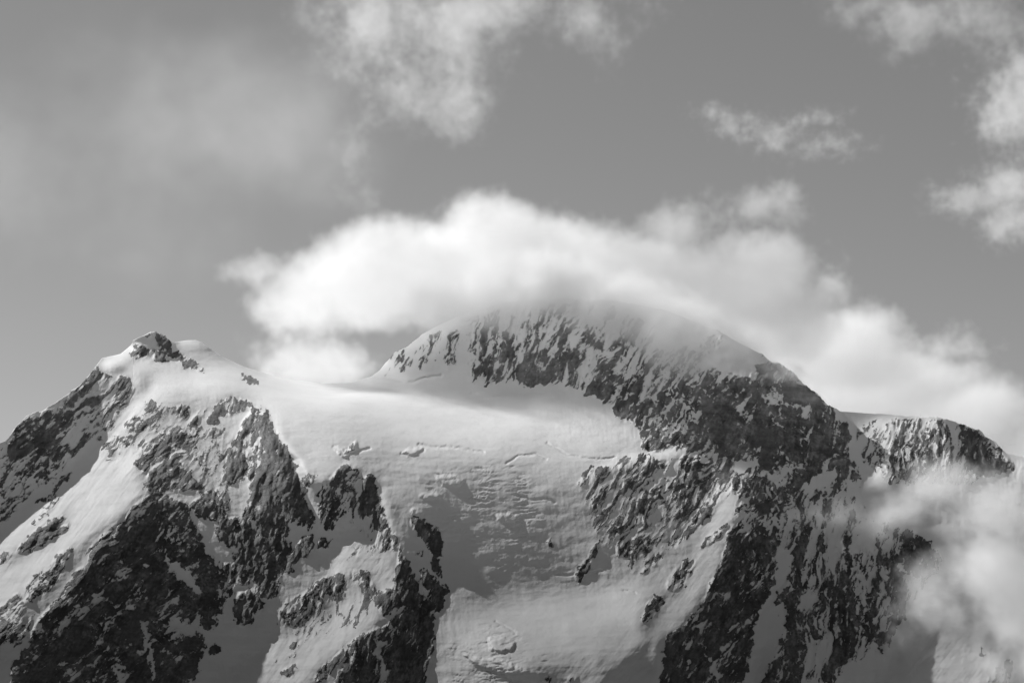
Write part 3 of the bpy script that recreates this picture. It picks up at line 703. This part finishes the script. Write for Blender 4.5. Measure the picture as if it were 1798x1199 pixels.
field = np.maximum(field, np.where(specks > 0, .5 + specks, 0) * (gl_slope < .72) * (Dsoft > .03))

def surf(u, v):
    """distance of the massif behind a pixel"""
    return float(np.exp(bilinear(L, np.array((u - CU0) / CS), np.array((v - CV0) / CS))))
P = at(U, V, t)                                           # rows x columns x 3
# beyond the skyline the massif falls away; below the picture it runs out to the valley floor
back = np.array([4, 10, 20, 36, 60, 95, 140, 200, 290, 420, 600, 850, 1200, 1700, 2400, 3200.0])
cr = P[-1]
out = cr[:, :2] / np.linalg.norm(cr[:, :2], axis=1, keepdims=True)
jag = fbm(cr[:, 0] / 300, cr[:, 1] / 300, 4, 9)
Bk = []
for bdist in back:
    q = np.empty_like(cr)
    q[:, :2] = cr[:, :2] + out * bdist
    q[:, 2] = np.maximum(cr[:, 2] - bdist * (0.25 + 0.4 * min(1, bdist / 300)) + jag * bdist * .15, -60 if bdist > 3000 else 5)
    Bk.append(q)
Fr = []
ft = P[0]
for k in range(16, 0, -1):
    f = (k / 16.0) ** 1.6
    q = np.empty_like(ft)
    q[:, :2] = ft[:, :2] * (1 - f * 0.14)
    q[:, 2] = (ft[:, 2] + 40) * (1 - f) ** 1.15 - 40 + fbm(q[:, 0] / 160, q[:, 1] / 160, 4, 15) * 30 * (1 - f)
    Fr.append(q)
PTS = np.concatenate([np.array(Fr), P, np.array(Bk)], 0)
PTS[:, 0, 2] = -60; PTS[:, -1, 2] = -60
nf, nb = len(Fr), len(Bk)
ROCK = np.concatenate([np.repeat(field[:1], nf, 0), field, np.repeat(field[-1:] * .6, nb, 0)], 0).astype(np.float32)
full = lambda a: np.concatenate([np.repeat(a[:1], nf, 0), a, np.repeat(a[-1:], nb, 0)], 0).astype(np.float32).reshape(-1)
DUSTF, STONEF = full(DUST), full(stone)
REG = regi[np.clip(((V - RV0) / RS).astype(int), 0, rshape[0] - 1), np.clip(((U - RU0) / RS).astype(int), 0, rshape[1] - 1)]
REG = np.concatenate([np.repeat(REG[:1], nf, 0), REG, np.repeat(REG[-1:], nb, 0)], 0)
NR = PTS.shape[0]
ru, rv = np.gradient(PTS, axis=1), np.gradient(PTS, axis=0)
N = np.cross(ru, rv); N /= np.linalg.norm(N, axis=-1, keepdims=True) + 1e-12
print("grid", NR, NC, "normal up", N[..., 2].mean(), round(time.time() - T0, 1), "s")

# ------------------------------------------------------------------ materials
def new_mat(name):
    m = bpy.data.materials.new(name); m.use_nodes = True
    nt = m.node_tree; nt.nodes.clear()
    return m, nt.nodes, nt.links
def nd_(nodes, kind, **kw):
    n = nodes.new(kind)
    for k, v in kw.items():
        if k.startswith("in_"):
            n.inputs[int(k[3:]) if k[3:].isdigit() else k[3:]].default_value = v
        else:
            setattr(n, k, v)
    return n
def math_(nodes, links, op, a, b=None, c=None, clamp=False):
    n = nodes.new("ShaderNodeMath"); n.operation = op; n.use_clamp = clamp
    for i, x in enumerate((a, b, c)):
        if x is None: continue
        if isinstance(x, (int, float)): n.inputs[i].default_value = x
        else: links.new(x, n.inputs[i])
    return n.outputs[0]

mat_massif, n_, l_ = new_mat("snow_and_rock")
geo = nd_(n_, "ShaderNodeNewGeometry")
sep = nd_(n_, "ShaderNodeSeparateXYZ"); l_.new(geo.outputs["Position"], sep.inputs[0])
att = nd_(n_, "ShaderNodeAttribute", attribute_name="rock")
fine = nd_(n_, "ShaderNodeTexNoise", in_Scale=0.14, in_Detail=6.0, in_Roughness=0.65); l_.new(geo.outputs["Position"], fine.inputs["Vector"])
tone = nd_(n_, "ShaderNodeTexNoise", in_Scale=0.012, in_Detail=8.0, in_Roughness=0.65); l_.new(geo.outputs["Position"], tone.inputs["Vector"])
f1 = math_(n_, l_, 'MULTIPLY_ADD', math_(n_, l_, 'SUBTRACT', fine.outputs[0], 0.5), 0.6, att.outputs["Fac"])
mask = nd_(n_, "ShaderNodeMapRange", interpolation_type='SMOOTHSTEP', in_1=0.38, in_2=0.58); l_.new(f1, mask.inputs[0])
# rock: dark gneiss, paler weathered patches
rockt = nd_(n_, "ShaderNodeMapRange", in_1=0.3, in_2=0.75, in_3=0.35, in_4=1.7)
mp = nd_(n_, "ShaderNodeMapping"); mp.inputs["Rotation"].default_value = (0, math.radians(33), 0); mp.inputs["Scale"].default_value = (.006, .006, .05)
l_.new(geo.outputs["Position"], mp.inputs[0])
strata = nd_(n_, "ShaderNodeTexNoise", in_Scale=1.0, in_Detail=6.0, in_Roughness=0.7); l_.new(mp.outputs[0], strata.inputs["Vector"])
l_.new(math_(n_, l_, 'MULTIPLY_ADD', strata.outputs[0], 0.55, math_(n_, l_, 'MULTIPLY', tone.outputs[0], 0.45)), rockt.inputs[0])
rocka = nd_(n_, "ShaderNodeMapRange", interpolation_type='SMOOTHSTEP', in_1=900.0, in_2=2300.0, in_3=0.040, in_4=0.17); l_.new(sep.outputs["Z"], rocka.inputs[0])  # haze brightening of the upper rock painted into its grey by altitude
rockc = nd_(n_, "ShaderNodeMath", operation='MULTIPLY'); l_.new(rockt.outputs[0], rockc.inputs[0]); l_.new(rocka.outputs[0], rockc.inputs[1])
# snow: painted light falloff, darker with lower altitude; random dirt on top
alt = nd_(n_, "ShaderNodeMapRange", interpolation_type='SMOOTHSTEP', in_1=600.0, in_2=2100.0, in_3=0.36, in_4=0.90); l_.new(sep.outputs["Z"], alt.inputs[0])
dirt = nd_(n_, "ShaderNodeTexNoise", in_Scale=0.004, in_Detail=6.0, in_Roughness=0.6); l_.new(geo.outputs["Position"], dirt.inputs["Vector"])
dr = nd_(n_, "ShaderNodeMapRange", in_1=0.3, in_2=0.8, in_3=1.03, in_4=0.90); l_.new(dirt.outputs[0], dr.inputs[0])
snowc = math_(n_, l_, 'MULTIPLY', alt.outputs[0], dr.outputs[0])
# each block of rock has its own grey; a thin dusting of snow clings to it unevenly
st_ = nd_(n_, "ShaderNodeAttribute", attribute_name="stone"); du_ = nd_(n_, "ShaderNodeAttribute", attribute_name="dust")
stone_k = nd_(n_, "ShaderNodeMapRange", in_1=0.25, in_2=1.0, in_3=0.55, in_4=1.5); l_.new(st_.outputs["Fac"], stone_k.inputs[0])
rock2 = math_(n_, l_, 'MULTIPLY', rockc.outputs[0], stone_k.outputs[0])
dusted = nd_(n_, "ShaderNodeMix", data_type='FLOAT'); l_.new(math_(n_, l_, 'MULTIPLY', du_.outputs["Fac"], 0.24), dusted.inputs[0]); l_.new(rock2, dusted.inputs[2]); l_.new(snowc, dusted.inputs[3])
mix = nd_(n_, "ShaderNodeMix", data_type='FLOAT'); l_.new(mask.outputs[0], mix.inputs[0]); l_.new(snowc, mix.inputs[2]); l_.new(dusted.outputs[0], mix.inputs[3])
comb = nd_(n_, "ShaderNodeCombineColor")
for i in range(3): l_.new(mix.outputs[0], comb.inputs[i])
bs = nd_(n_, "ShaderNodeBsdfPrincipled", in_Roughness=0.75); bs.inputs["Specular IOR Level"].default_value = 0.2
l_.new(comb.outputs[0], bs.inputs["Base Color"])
bump = nd_(n_, "ShaderNodeBump", in_Strength=0.8, in_Distance=5.0)
l_.new(math_(n_, l_, 'MULTIPLY', math_(n_, l_, 'ADD', fine.outputs[0], math_(n_, l_, 'MULTIPLY_ADD', strata.outputs[0], 1.6, tone.outputs[0])), math_(n_, l_, 'MULTIPLY_ADD', mask.outputs[0], 0.86, 0.14)), bump.inputs["Height"])
l_.new(bump.outputs[0], bs.inputs["Normal"])
mo = nd_(n_, "ShaderNodeOutputMaterial"); l_.new(bs.outputs[0], mo.inputs["Surface"])

# ------------------------------------------------------------------ split the sheet into landforms and their rock outcrops
def fav(a):                                               # mean of a face's four corners
    return (a[:-1, :-1] + a[1:, :-1] + a[:-1, 1:] + a[1:, 1:]) / 4
is_rock = fav(ROCK) > 0.5
freg = REG[:-1, :-1]
fh, fw = is_rock.shape
lab = np.where(is_rock, np.arange(fh * fw).reshape(fh, fw), -1)
key = np.where(is_rock, freg, -1)
flat = np.arange(fh * fw)
for it in range(400):                                     # connected patches: smallest index wins
    new = lab.copy()
    for ax, sl_a, sl_b in ((0, (slice(1, None), slice(None)), (slice(None, -1), slice(None))), (1, (slice(None), slice(1, None)), (slice(None), slice(None, -1)))):
        same = (key[sl_a] == key[sl_b]) & (key[sl_a] >= 0)
        m = np.minimum(new[sl_a], new[sl_b])
        new[sl_a] = np.where(same, m, new[sl_a]); new[sl_b] = np.where(same, np.minimum(m, new[sl_b]), new[sl_b])
    ok = new >= 0
    for _ in range(3):
        new[ok] = new.ravel()[new[ok]]
    if (new == lab).all():
        break
    lab = new
ids, cnt = np.unique(lab[lab >= 0], return_counts=True)
big_ids = ids[cnt >= MIN_OUTCROP]
print("rock patches", len(ids), "as parts", len(big_ids), round(time.time() - T0, 1), "s")
VI = np.arange(NR * NC).reshape(NR, NC)
QUADS = np.stack([VI[:-1, :-1], VI[:-1, 1:], VI[1:, 1:], VI[1:, :-1]], -1).reshape(-1, 4)
PF, NF, RF = PTS.reshape(-1, 3), N.reshape(-1, 3), ROCK.reshape(-1)

def patch(name, faces, parent=None):
    q = QUADS[faces]
    uv, inv = np.unique(q, return_inverse=True)
    me = bpy.data.meshes.new(name)
    me.vertices.add(len(uv)); me.vertices.foreach_set("co", PF[uv].astype(np.float32).ravel())
    me.loops.add(q.size); me.loops.foreach_set("vertex_index", inv.astype(np.int32).ravel())
    me.polygons.add(len(q)); me.polygons.foreach_set("loop_start", np.arange(0, q.size, 4, dtype=np.int32))
    at_ = me.attributes.new("rock", 'FLOAT', 'POINT'); at_.data.foreach_set("value", RF[uv])
    me.attributes.new("dust", 'FLOAT', 'POINT').data.foreach_set("value", DUSTF[uv])
    me.attributes.new("stone", 'FLOAT', 'POINT').data.foreach_set("value", STONEF[uv])
    me.polygons.foreach_set("use_smooth", np.ones(len(q), bool))
    me.update()
    me.normals_split_custom_set_from_vertices(NF[uv].astype(np.float32))
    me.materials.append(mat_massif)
    o = bpy.data.objects.new(name, me); scene.collection.objects.link(o)
    if parent: o.parent = parent
    return o

labf, regf = lab.ravel(), freg.ravel()
part_of = np.full(fh * fw, -1)
sel = np.isin(labf, big_ids)
part_of[sel] = labf[sel]
INFO = {"glacier": ("glacier", "broad bright glacier basin between the left peak and the rock walls"),
        "left_peak": ("snowy_peak", "left snowy peak with dark rock buttresses and a flat white top"),
        "summit_wall": ("summit_wall", "steep rock and snow wall under the cloud-covered summit"),
        "far_dome": ("rocky_dome", "rounded snow-dusted dome at the far right behind the ridge"),
        "right_ridge": ("rock_ridge", "jagged dark ridge of rock ribs and gullies right of the glacier")}
order = np.argsort(part_of, kind="stable")
starts = np.searchsorted(part_of[order], big_ids); ends = np.searchsorted(part_of[order], big_ids, side="right")
for k, (rname, _) in enumerate(REGIONS):
    nm, lb = INFO[rname]
    root = patch(nm, np.nonzero((regf == k) & (part_of < 0))[0])
    root["kind"] = "structure"; root["label"] = lb; root["category"] = "mountain" if rname != "glacier" else "glacier"
    for bid, a0, a1 in zip(big_ids, starts, ends):
        if regf[bid] == k:
            patch("rock_outcrop", order[a0:a1], root)
print("massif built", round(time.time() - T0, 1), "s")

# valley floor out to the horizon
gm, n_, l_ = new_mat("valley_turf")
geo = nd_(n_, "ShaderNodeNewGeometry")
tx = nd_(n_, "ShaderNodeTexNoise", in_Scale=0.01, in_Detail=8.0); l_.new(geo.outputs["Position"], tx.inputs["Vector"])
mr = nd_(n_, "ShaderNodeMapRange", in_3=0.05, in_4=0.14); l_.new(tx.outputs[0], mr.inputs[0])
cb = nd_(n_, "ShaderNodeCombineColor")
for i in range(3): l_.new(mr.outputs[0], cb.inputs[i])
bs = nd_(n_, "ShaderNodeBsdfPrincipled", in_Roughness=0.9); l_.new(cb.outputs[0], bs.inputs["Base Color"])
mo = nd_(n_, "ShaderNodeOutputMaterial"); l_.new(bs.outputs[0], mo.inputs["Surface"])
g = np.linspace(-1, 1, 81); g = np.sign(g) * np.abs(g) ** 2 * 45000
GX, GY = np.meshgrid(g, g)
GZ = fbm(GX / 900, GY / 900, 4, 3) * 25 * smooth(np.hypot(GX, GY), 30, 1500)
gv = np.stack([GX, GY, GZ], -1).reshape(-1, 3)
gi = np.arange(81 * 81).reshape(81, 81)
gq = np.stack([gi[:-1, :-1], gi[:-1, 1:], gi[1:, 1:], gi[1:, :-1]], -1).reshape(-1, 4)
me = bpy.data.meshes.new("ground"); me.from_pydata(gv.tolist(), [], gq.tolist()); me.materials.append(gm)
ground = bpy.data.objects.new("ground", me); scene.collection.objects.link(ground); ground["kind"] = "structure"
# ------------------------------------------------------------------ clouds: real scattering volumes on voxel grids
def cloud_material(name, rho, aniso):
    m, n, l = new_mat(name)
    pv = nd_(n, "ShaderNodeVolumePrincipled")
    pv.inputs["Color"].default_value = (CLOUD_ALBEDO,) * 3 + (1,)
    pv.inputs["Density"].default_value = rho
    pv.inputs["Density Attribute"].default_value = "density"
    pv.inputs["Anisotropy"].default_value = aniso
    o = nd_(n, "ShaderNodeOutputMaterial"); l.new(pv.outputs[0], o.inputs["Volume"])
    return m

def cloud(name, label, puffs, voxel, rho, noise=350.0, amp=0.55, width=0.35, seed=0.0, detail=7.0, rough=0.6, aniso=0.35, stretch=(1, 1, 1), warp=0.35, fine=0.0, square=True):
    """puffs: (u, v, distance, radius across px, radius up px, depth radius m, weight)"""
    ng = bpy.data.node_groups.new(name, 'GeometryNodeTree')
    ng.interface.new_socket("Geometry", in_out='OUTPUT', socket_type='NodeSocketGeometry')
    N_, L_ = ng.nodes, ng.links
    pos = N_.new("GeometryNodeInputPosition").outputs[0]
    def vm(op, a, b=None, **kw):
        n = N_.new("ShaderNodeVectorMath"); n.operation = op
        for i, x in enumerate((a, b)):
            if x is None: continue
            if isinstance(x, bpy.types.NodeSocket): L_.new(x, n.inputs[i])
            else: n.inputs[i].default_value = tuple(x)
        return n
    def mt(op, a, b=None, c=None, clamp=False):
        n = N_.new("ShaderNodeMath"); n.operation = op; n.use_clamp = clamp
        for i, x in enumerate((a, b, c)):
            if x is None: continue
            if isinstance(x, bpy.types.NodeSocket): L_.new(x, n.inputs[i])
            else: n.inputs[i].default_value = float(x)
        return n.outputs[0]
    def noise_(vec, scale, det, rgh, w):
        n = N_.new("ShaderNodeTexNoise"); n.noise_dimensions = '3D'
        n.inputs["Scale"].default_value = scale; n.inputs["Detail"].default_value = det; n.inputs["Roughness"].default_value = rgh
        L_.new(vm('ADD', vec, (w * 1371.0, w * 811.0, w * 533.0)).outputs[0], n.inputs["Vector"])
        return n
    lo, hi, acc = np.full(3, 1e9), np.full(3, -1e9), None
    spos = vm('MULTIPLY', pos, tuple(1.0 / s for s in stretch)).outputs[0]
    big = noise_(spos, 1.0 / (noise * 1.9), 2.0, 0.5, seed + 5)
    wv = vm('SCALE', vm('SUBTRACT', big.outputs["Color"], (.5, .5, .5)).outputs[0]); wv.inputs["Scale"].default_value = noise * warp * 2
    wpos = vm('ADD', pos, wv.outputs[0]).outputs[0]
    for u, v, t, ru, rv, rd, wt in puffs:
        c = at(u, v, np.array(t)); r = np.array([ru * t / FPX, rd, rv * t / FPX])
        lo, hi = np.minimum(lo, c - r * 1.25), np.maximum(hi, c + r * 1.25)
        dn = vm('LENGTH', vm('DIVIDE', vm('SUBTRACT', wpos, c).outputs[0], r).outputs[0]).outputs["Value"]
        e = mt('MULTIPLY_ADD', dn, -wt, wt)
        acc = e if acc is None else mt('SMOOTH_MAX', acc, e, 0.18)
    nz = noise_(spos, 1.0 / noise, detail, rough, seed).outputs[0]
    e = mt('ADD', acc, mt('MULTIPLY_ADD', nz, 2 * amp, -amp))
    if fine:
        nf_ = noise_(spos, 4.6 / noise, 6.0, 0.68, seed + 9).outputs[0]
        e = mt('ADD', e, mt('MULTIPLY_ADD', nf_, 2 * fine, -fine))
    den = mt('DIVIDE', e, width, clamp=True)
    den = mt('MULTIPLY', den, den) if square else den
    res = np.maximum(8, ((hi - lo) / voxel).astype(int))
    vc = N_.new("GeometryNodeVolumeCube")
    L_.new(den, vc.inputs["Density"])
    vc.inputs["Min"].default_value, vc.inputs["Max"].default_value = tuple(lo), tuple(hi)
    for k, a in enumerate(("X", "Y", "Z")): vc.inputs["Resolution " + a].default_value = int(res[k])
    sm = N_.new("GeometryNodeSetMaterial")
    mat = cloud_material(name + "_vapour", rho, aniso)
    sm.inputs["Material"].default_value = mat
    go = N_.new("NodeGroupOutput")
    L_.new(vc.outputs[0], sm.inputs[0]); L_.new(sm.outputs[0], go.inputs[0])
    me = bpy.data.volumes.new(name); me.materials.append(mat)
    o = bpy.data.objects.new(name, me); scene.collection.objects.link(o)
    md = o.modifiers.new("vapour", 'NODES'); md.node_group = ng
    o["label"], o["category"] = label, "cloud"
    print(name, "voxels", res, round(time.time() - T0, 1), "s")
    return o

CLOUD_ALBEDO = 0.995
if DO_CLOUDS:
    F = lambda u, v, off: surf(u, v) + off
    # bank wrapped round the summit, trailing off behind the right ridge
    B = F(900, 545, 0)                                     # how far off the hidden summit stands
    cloud("cloud", "brilliant white cloud bank wrapped around the summit and trailing right", [
        (530, 535, B + 450, 105, 85, 300, 1.65), (640, 495, B + 450, 150, 95, 340, 1.65), (750, 470, B + 420, 180, 110, 380, 1.80), (870, 445, B + 380, 160, 105, 380, 1.80),
        (970, 475, B + 350, 190, 95, 380, 1.80), (1090, 500, B + 300, 190, 95, 380, 1.80), (1230, 520, B + 200, 190, 110, 380, 2.10), (1320, 470, B + 200, 120, 90, 320, 1.95), (1130, 470, B + 300, 130, 70, 300, 1.80),
        (1350, 560, B + 100, 140, 95, 330, 2.10), (1450, 615, B + 700, 170, 100, 350, 2.10),
        (1570, 680, B + 1300, 170, 75, 350, 2.10), (1700, 740, B + 1500, 140, 75, 350, 2.10), (1830, 810, B + 1500, 120, 75, 350, 1.95),
        (560, 635, B + 900, 120, 45, 250, 1.03), (490, 625, B + 900, 70, 40, 200, 0.69), (455, 470, B + 400, 60, 30, 150, 0.69), (1320, 365, B + 300, 90, 40, 180, 0.80), (1190, 400, B + 300, 70, 35, 150, 0.69),
        (1540, 560, B + 1000, 70, 40, 200, 0.80), (1460, 500, B + 800, 60, 50, 200, 0.57), (1640, 610, B + 1200, 80, 40, 200, 0.69)],
        voxel=12, rho=0.0042, noise=400, amp=1.2, width=0.75, seed=1.0, rough=.62, aniso=.3, fine=.85, square=False)
    # its ragged lower fringe, hanging down over the upper wall
    cloud("cloud", "soft white cloud fringe hanging over the rock wall just below the summit", [
        (780, 528, F(790, 570, -120), 110, 62, 210, 1.6), (890, 515, F(890, 560, -150), 130, 76, 230, 1.8), (1000, 512, F(1000, 560, -150), 140, 80, 230, 1.8), (1110, 545, F(1110, 590, -150), 120, 82, 230, 1.8),
        (1200, 590, F(1190, 630, -170), 115, 82, 220, 1.7), (1290, 618, F(1290, 665, -160), 105, 62, 190, 1.5), (1385, 648, F(1400, 690, -80), 80, 40, 130, 1.2), (1430, 690, F(1440, 720, -70), 50, 28, 90, .8)],
        voxel=10, rho=0.0065, noise=300, amp=1.2, width=0.8, seed=23.0, rough=.62, aniso=.3, fine=.8)
    # cloud in front of the lower right ridge
    cloud("cloud", "pale cloud drifting in front of the lower right ridge", [
        (1640, 870, 7550, 90, 75, 190, 1.1), (1740, 900, 7550, 120, 85, 210, 1.2), (1750, 1000, 7500, 120, 120, 220, 1.2), (1810, 1070, 7500, 130, 140, 230, 1.3),
        (1560, 900, 7600, 110, 55, 130, .95), (1470, 890, 7650, 80, 34, 110, .75), (1530, 945, 7650, 60, 40, 100, .6), (1690, 1080, 7500, 110, 90, 180, .9), (1640, 1010, 7550, 60, 80, 120, .6), (1760, 1150, 7500, 110, 60, 150, .6)],
        voxel=9, rho=0.0085, noise=300, amp=1.1, width=0.8, seed=3.0, rough=.62, aniso=.3, fine=.8)
    # sky clouds, higher and farther off
    cloud("cloud", "large soft grey cloud veil filling the upper left sky", [
        (60, 330, 13000, 320, 210, 500, .6), (250, 240, 13000, 330, 260, 500, .7), (450, 220, 13000, 280, 280, 450, .8), (560, 200, 12800, 170, 230, 400, .8), (350, 430, 13000, 280, 130, 350, .5), (560, 350, 12800, 120, 80, 250, .6)],
        voxel=30, rho=0.0007, noise=800, amp=.6, width=0.9, seed=5.0, rough=.6, aniso=.4, fine=.35)
    cloud("cloud", "torn bright cloud hanging from the top edge left of centre", [
        (640, 50, 12300, 120, 130, 350, 1.0), (770, 50, 12300, 130, 110, 350, 1.1), (795, 160, 12300, 65, 70, 220, 1.1), (700, 140, 12300, 100, 70, 220, 1.0), (880, 30, 12300, 100, 70, 250, .9),
        (1030, 50, 12300, 70, 65, 220, .9), (1110, 0, 12300, 110, 40, 200, .8), (635, 250, 12300, 45, 90, 180, .8), (640, 335, 12300, 60, 45, 180, .7)],
        voxel=15, rho=0.0014, noise=420, amp=1.6, width=0.8, seed=7.0, rough=.72, detail=8, aniso=.4, fine=1.5, warp=.6)
    cloud("cloud", "thin ragged wisp floating alone in the right half of the sky", [
        (1285, 222, 12300, 75, 36, 160, .95), (1360, 238, 12300, 95, 36, 160, .95), (1440, 264, 12300, 95, 24, 150, .85), (1430, 212, 12300, 75, 24, 150, .75)],
        voxel=13, rho=0.0026, noise=280, amp=1.6, width=0.7, seed=11.0, rough=.72, aniso=.4, fine=1.3, warp=.5)
    cloud("cloud", "bright billowing cloud cut by the right edge of the sky", [
        (1785, 180, 12300, 85, 115, 300, 1.1), (1765, 325, 12300, 95, 55, 250, 1.3), (1695, 350, 12300, 85, 45, 220, 1.1), (1775, 400, 12300, 75, 50, 220, 1.0), (1860, 260, 12300, 120, 160, 300, .8)],
        voxel=14, rho=0.0028, noise=360, amp=1.5, width=0.7, seed=13.0, rough=.70, aniso=.4, fine=1.3)
    cloud("cloud", "dim grey cloud patch in the top right corner", [
        (1620, 45, 12600, 120, 65, 250, .9), (1730, 35, 12600, 120, 80, 250, .9), (1500, 10, 12600, 90, 35, 180, .6)],
        voxel=16, rho=0.0016, noise=400, amp=1.6, width=0.8, seed=17.0, rough=.70, aniso=.4, fine=1.3)
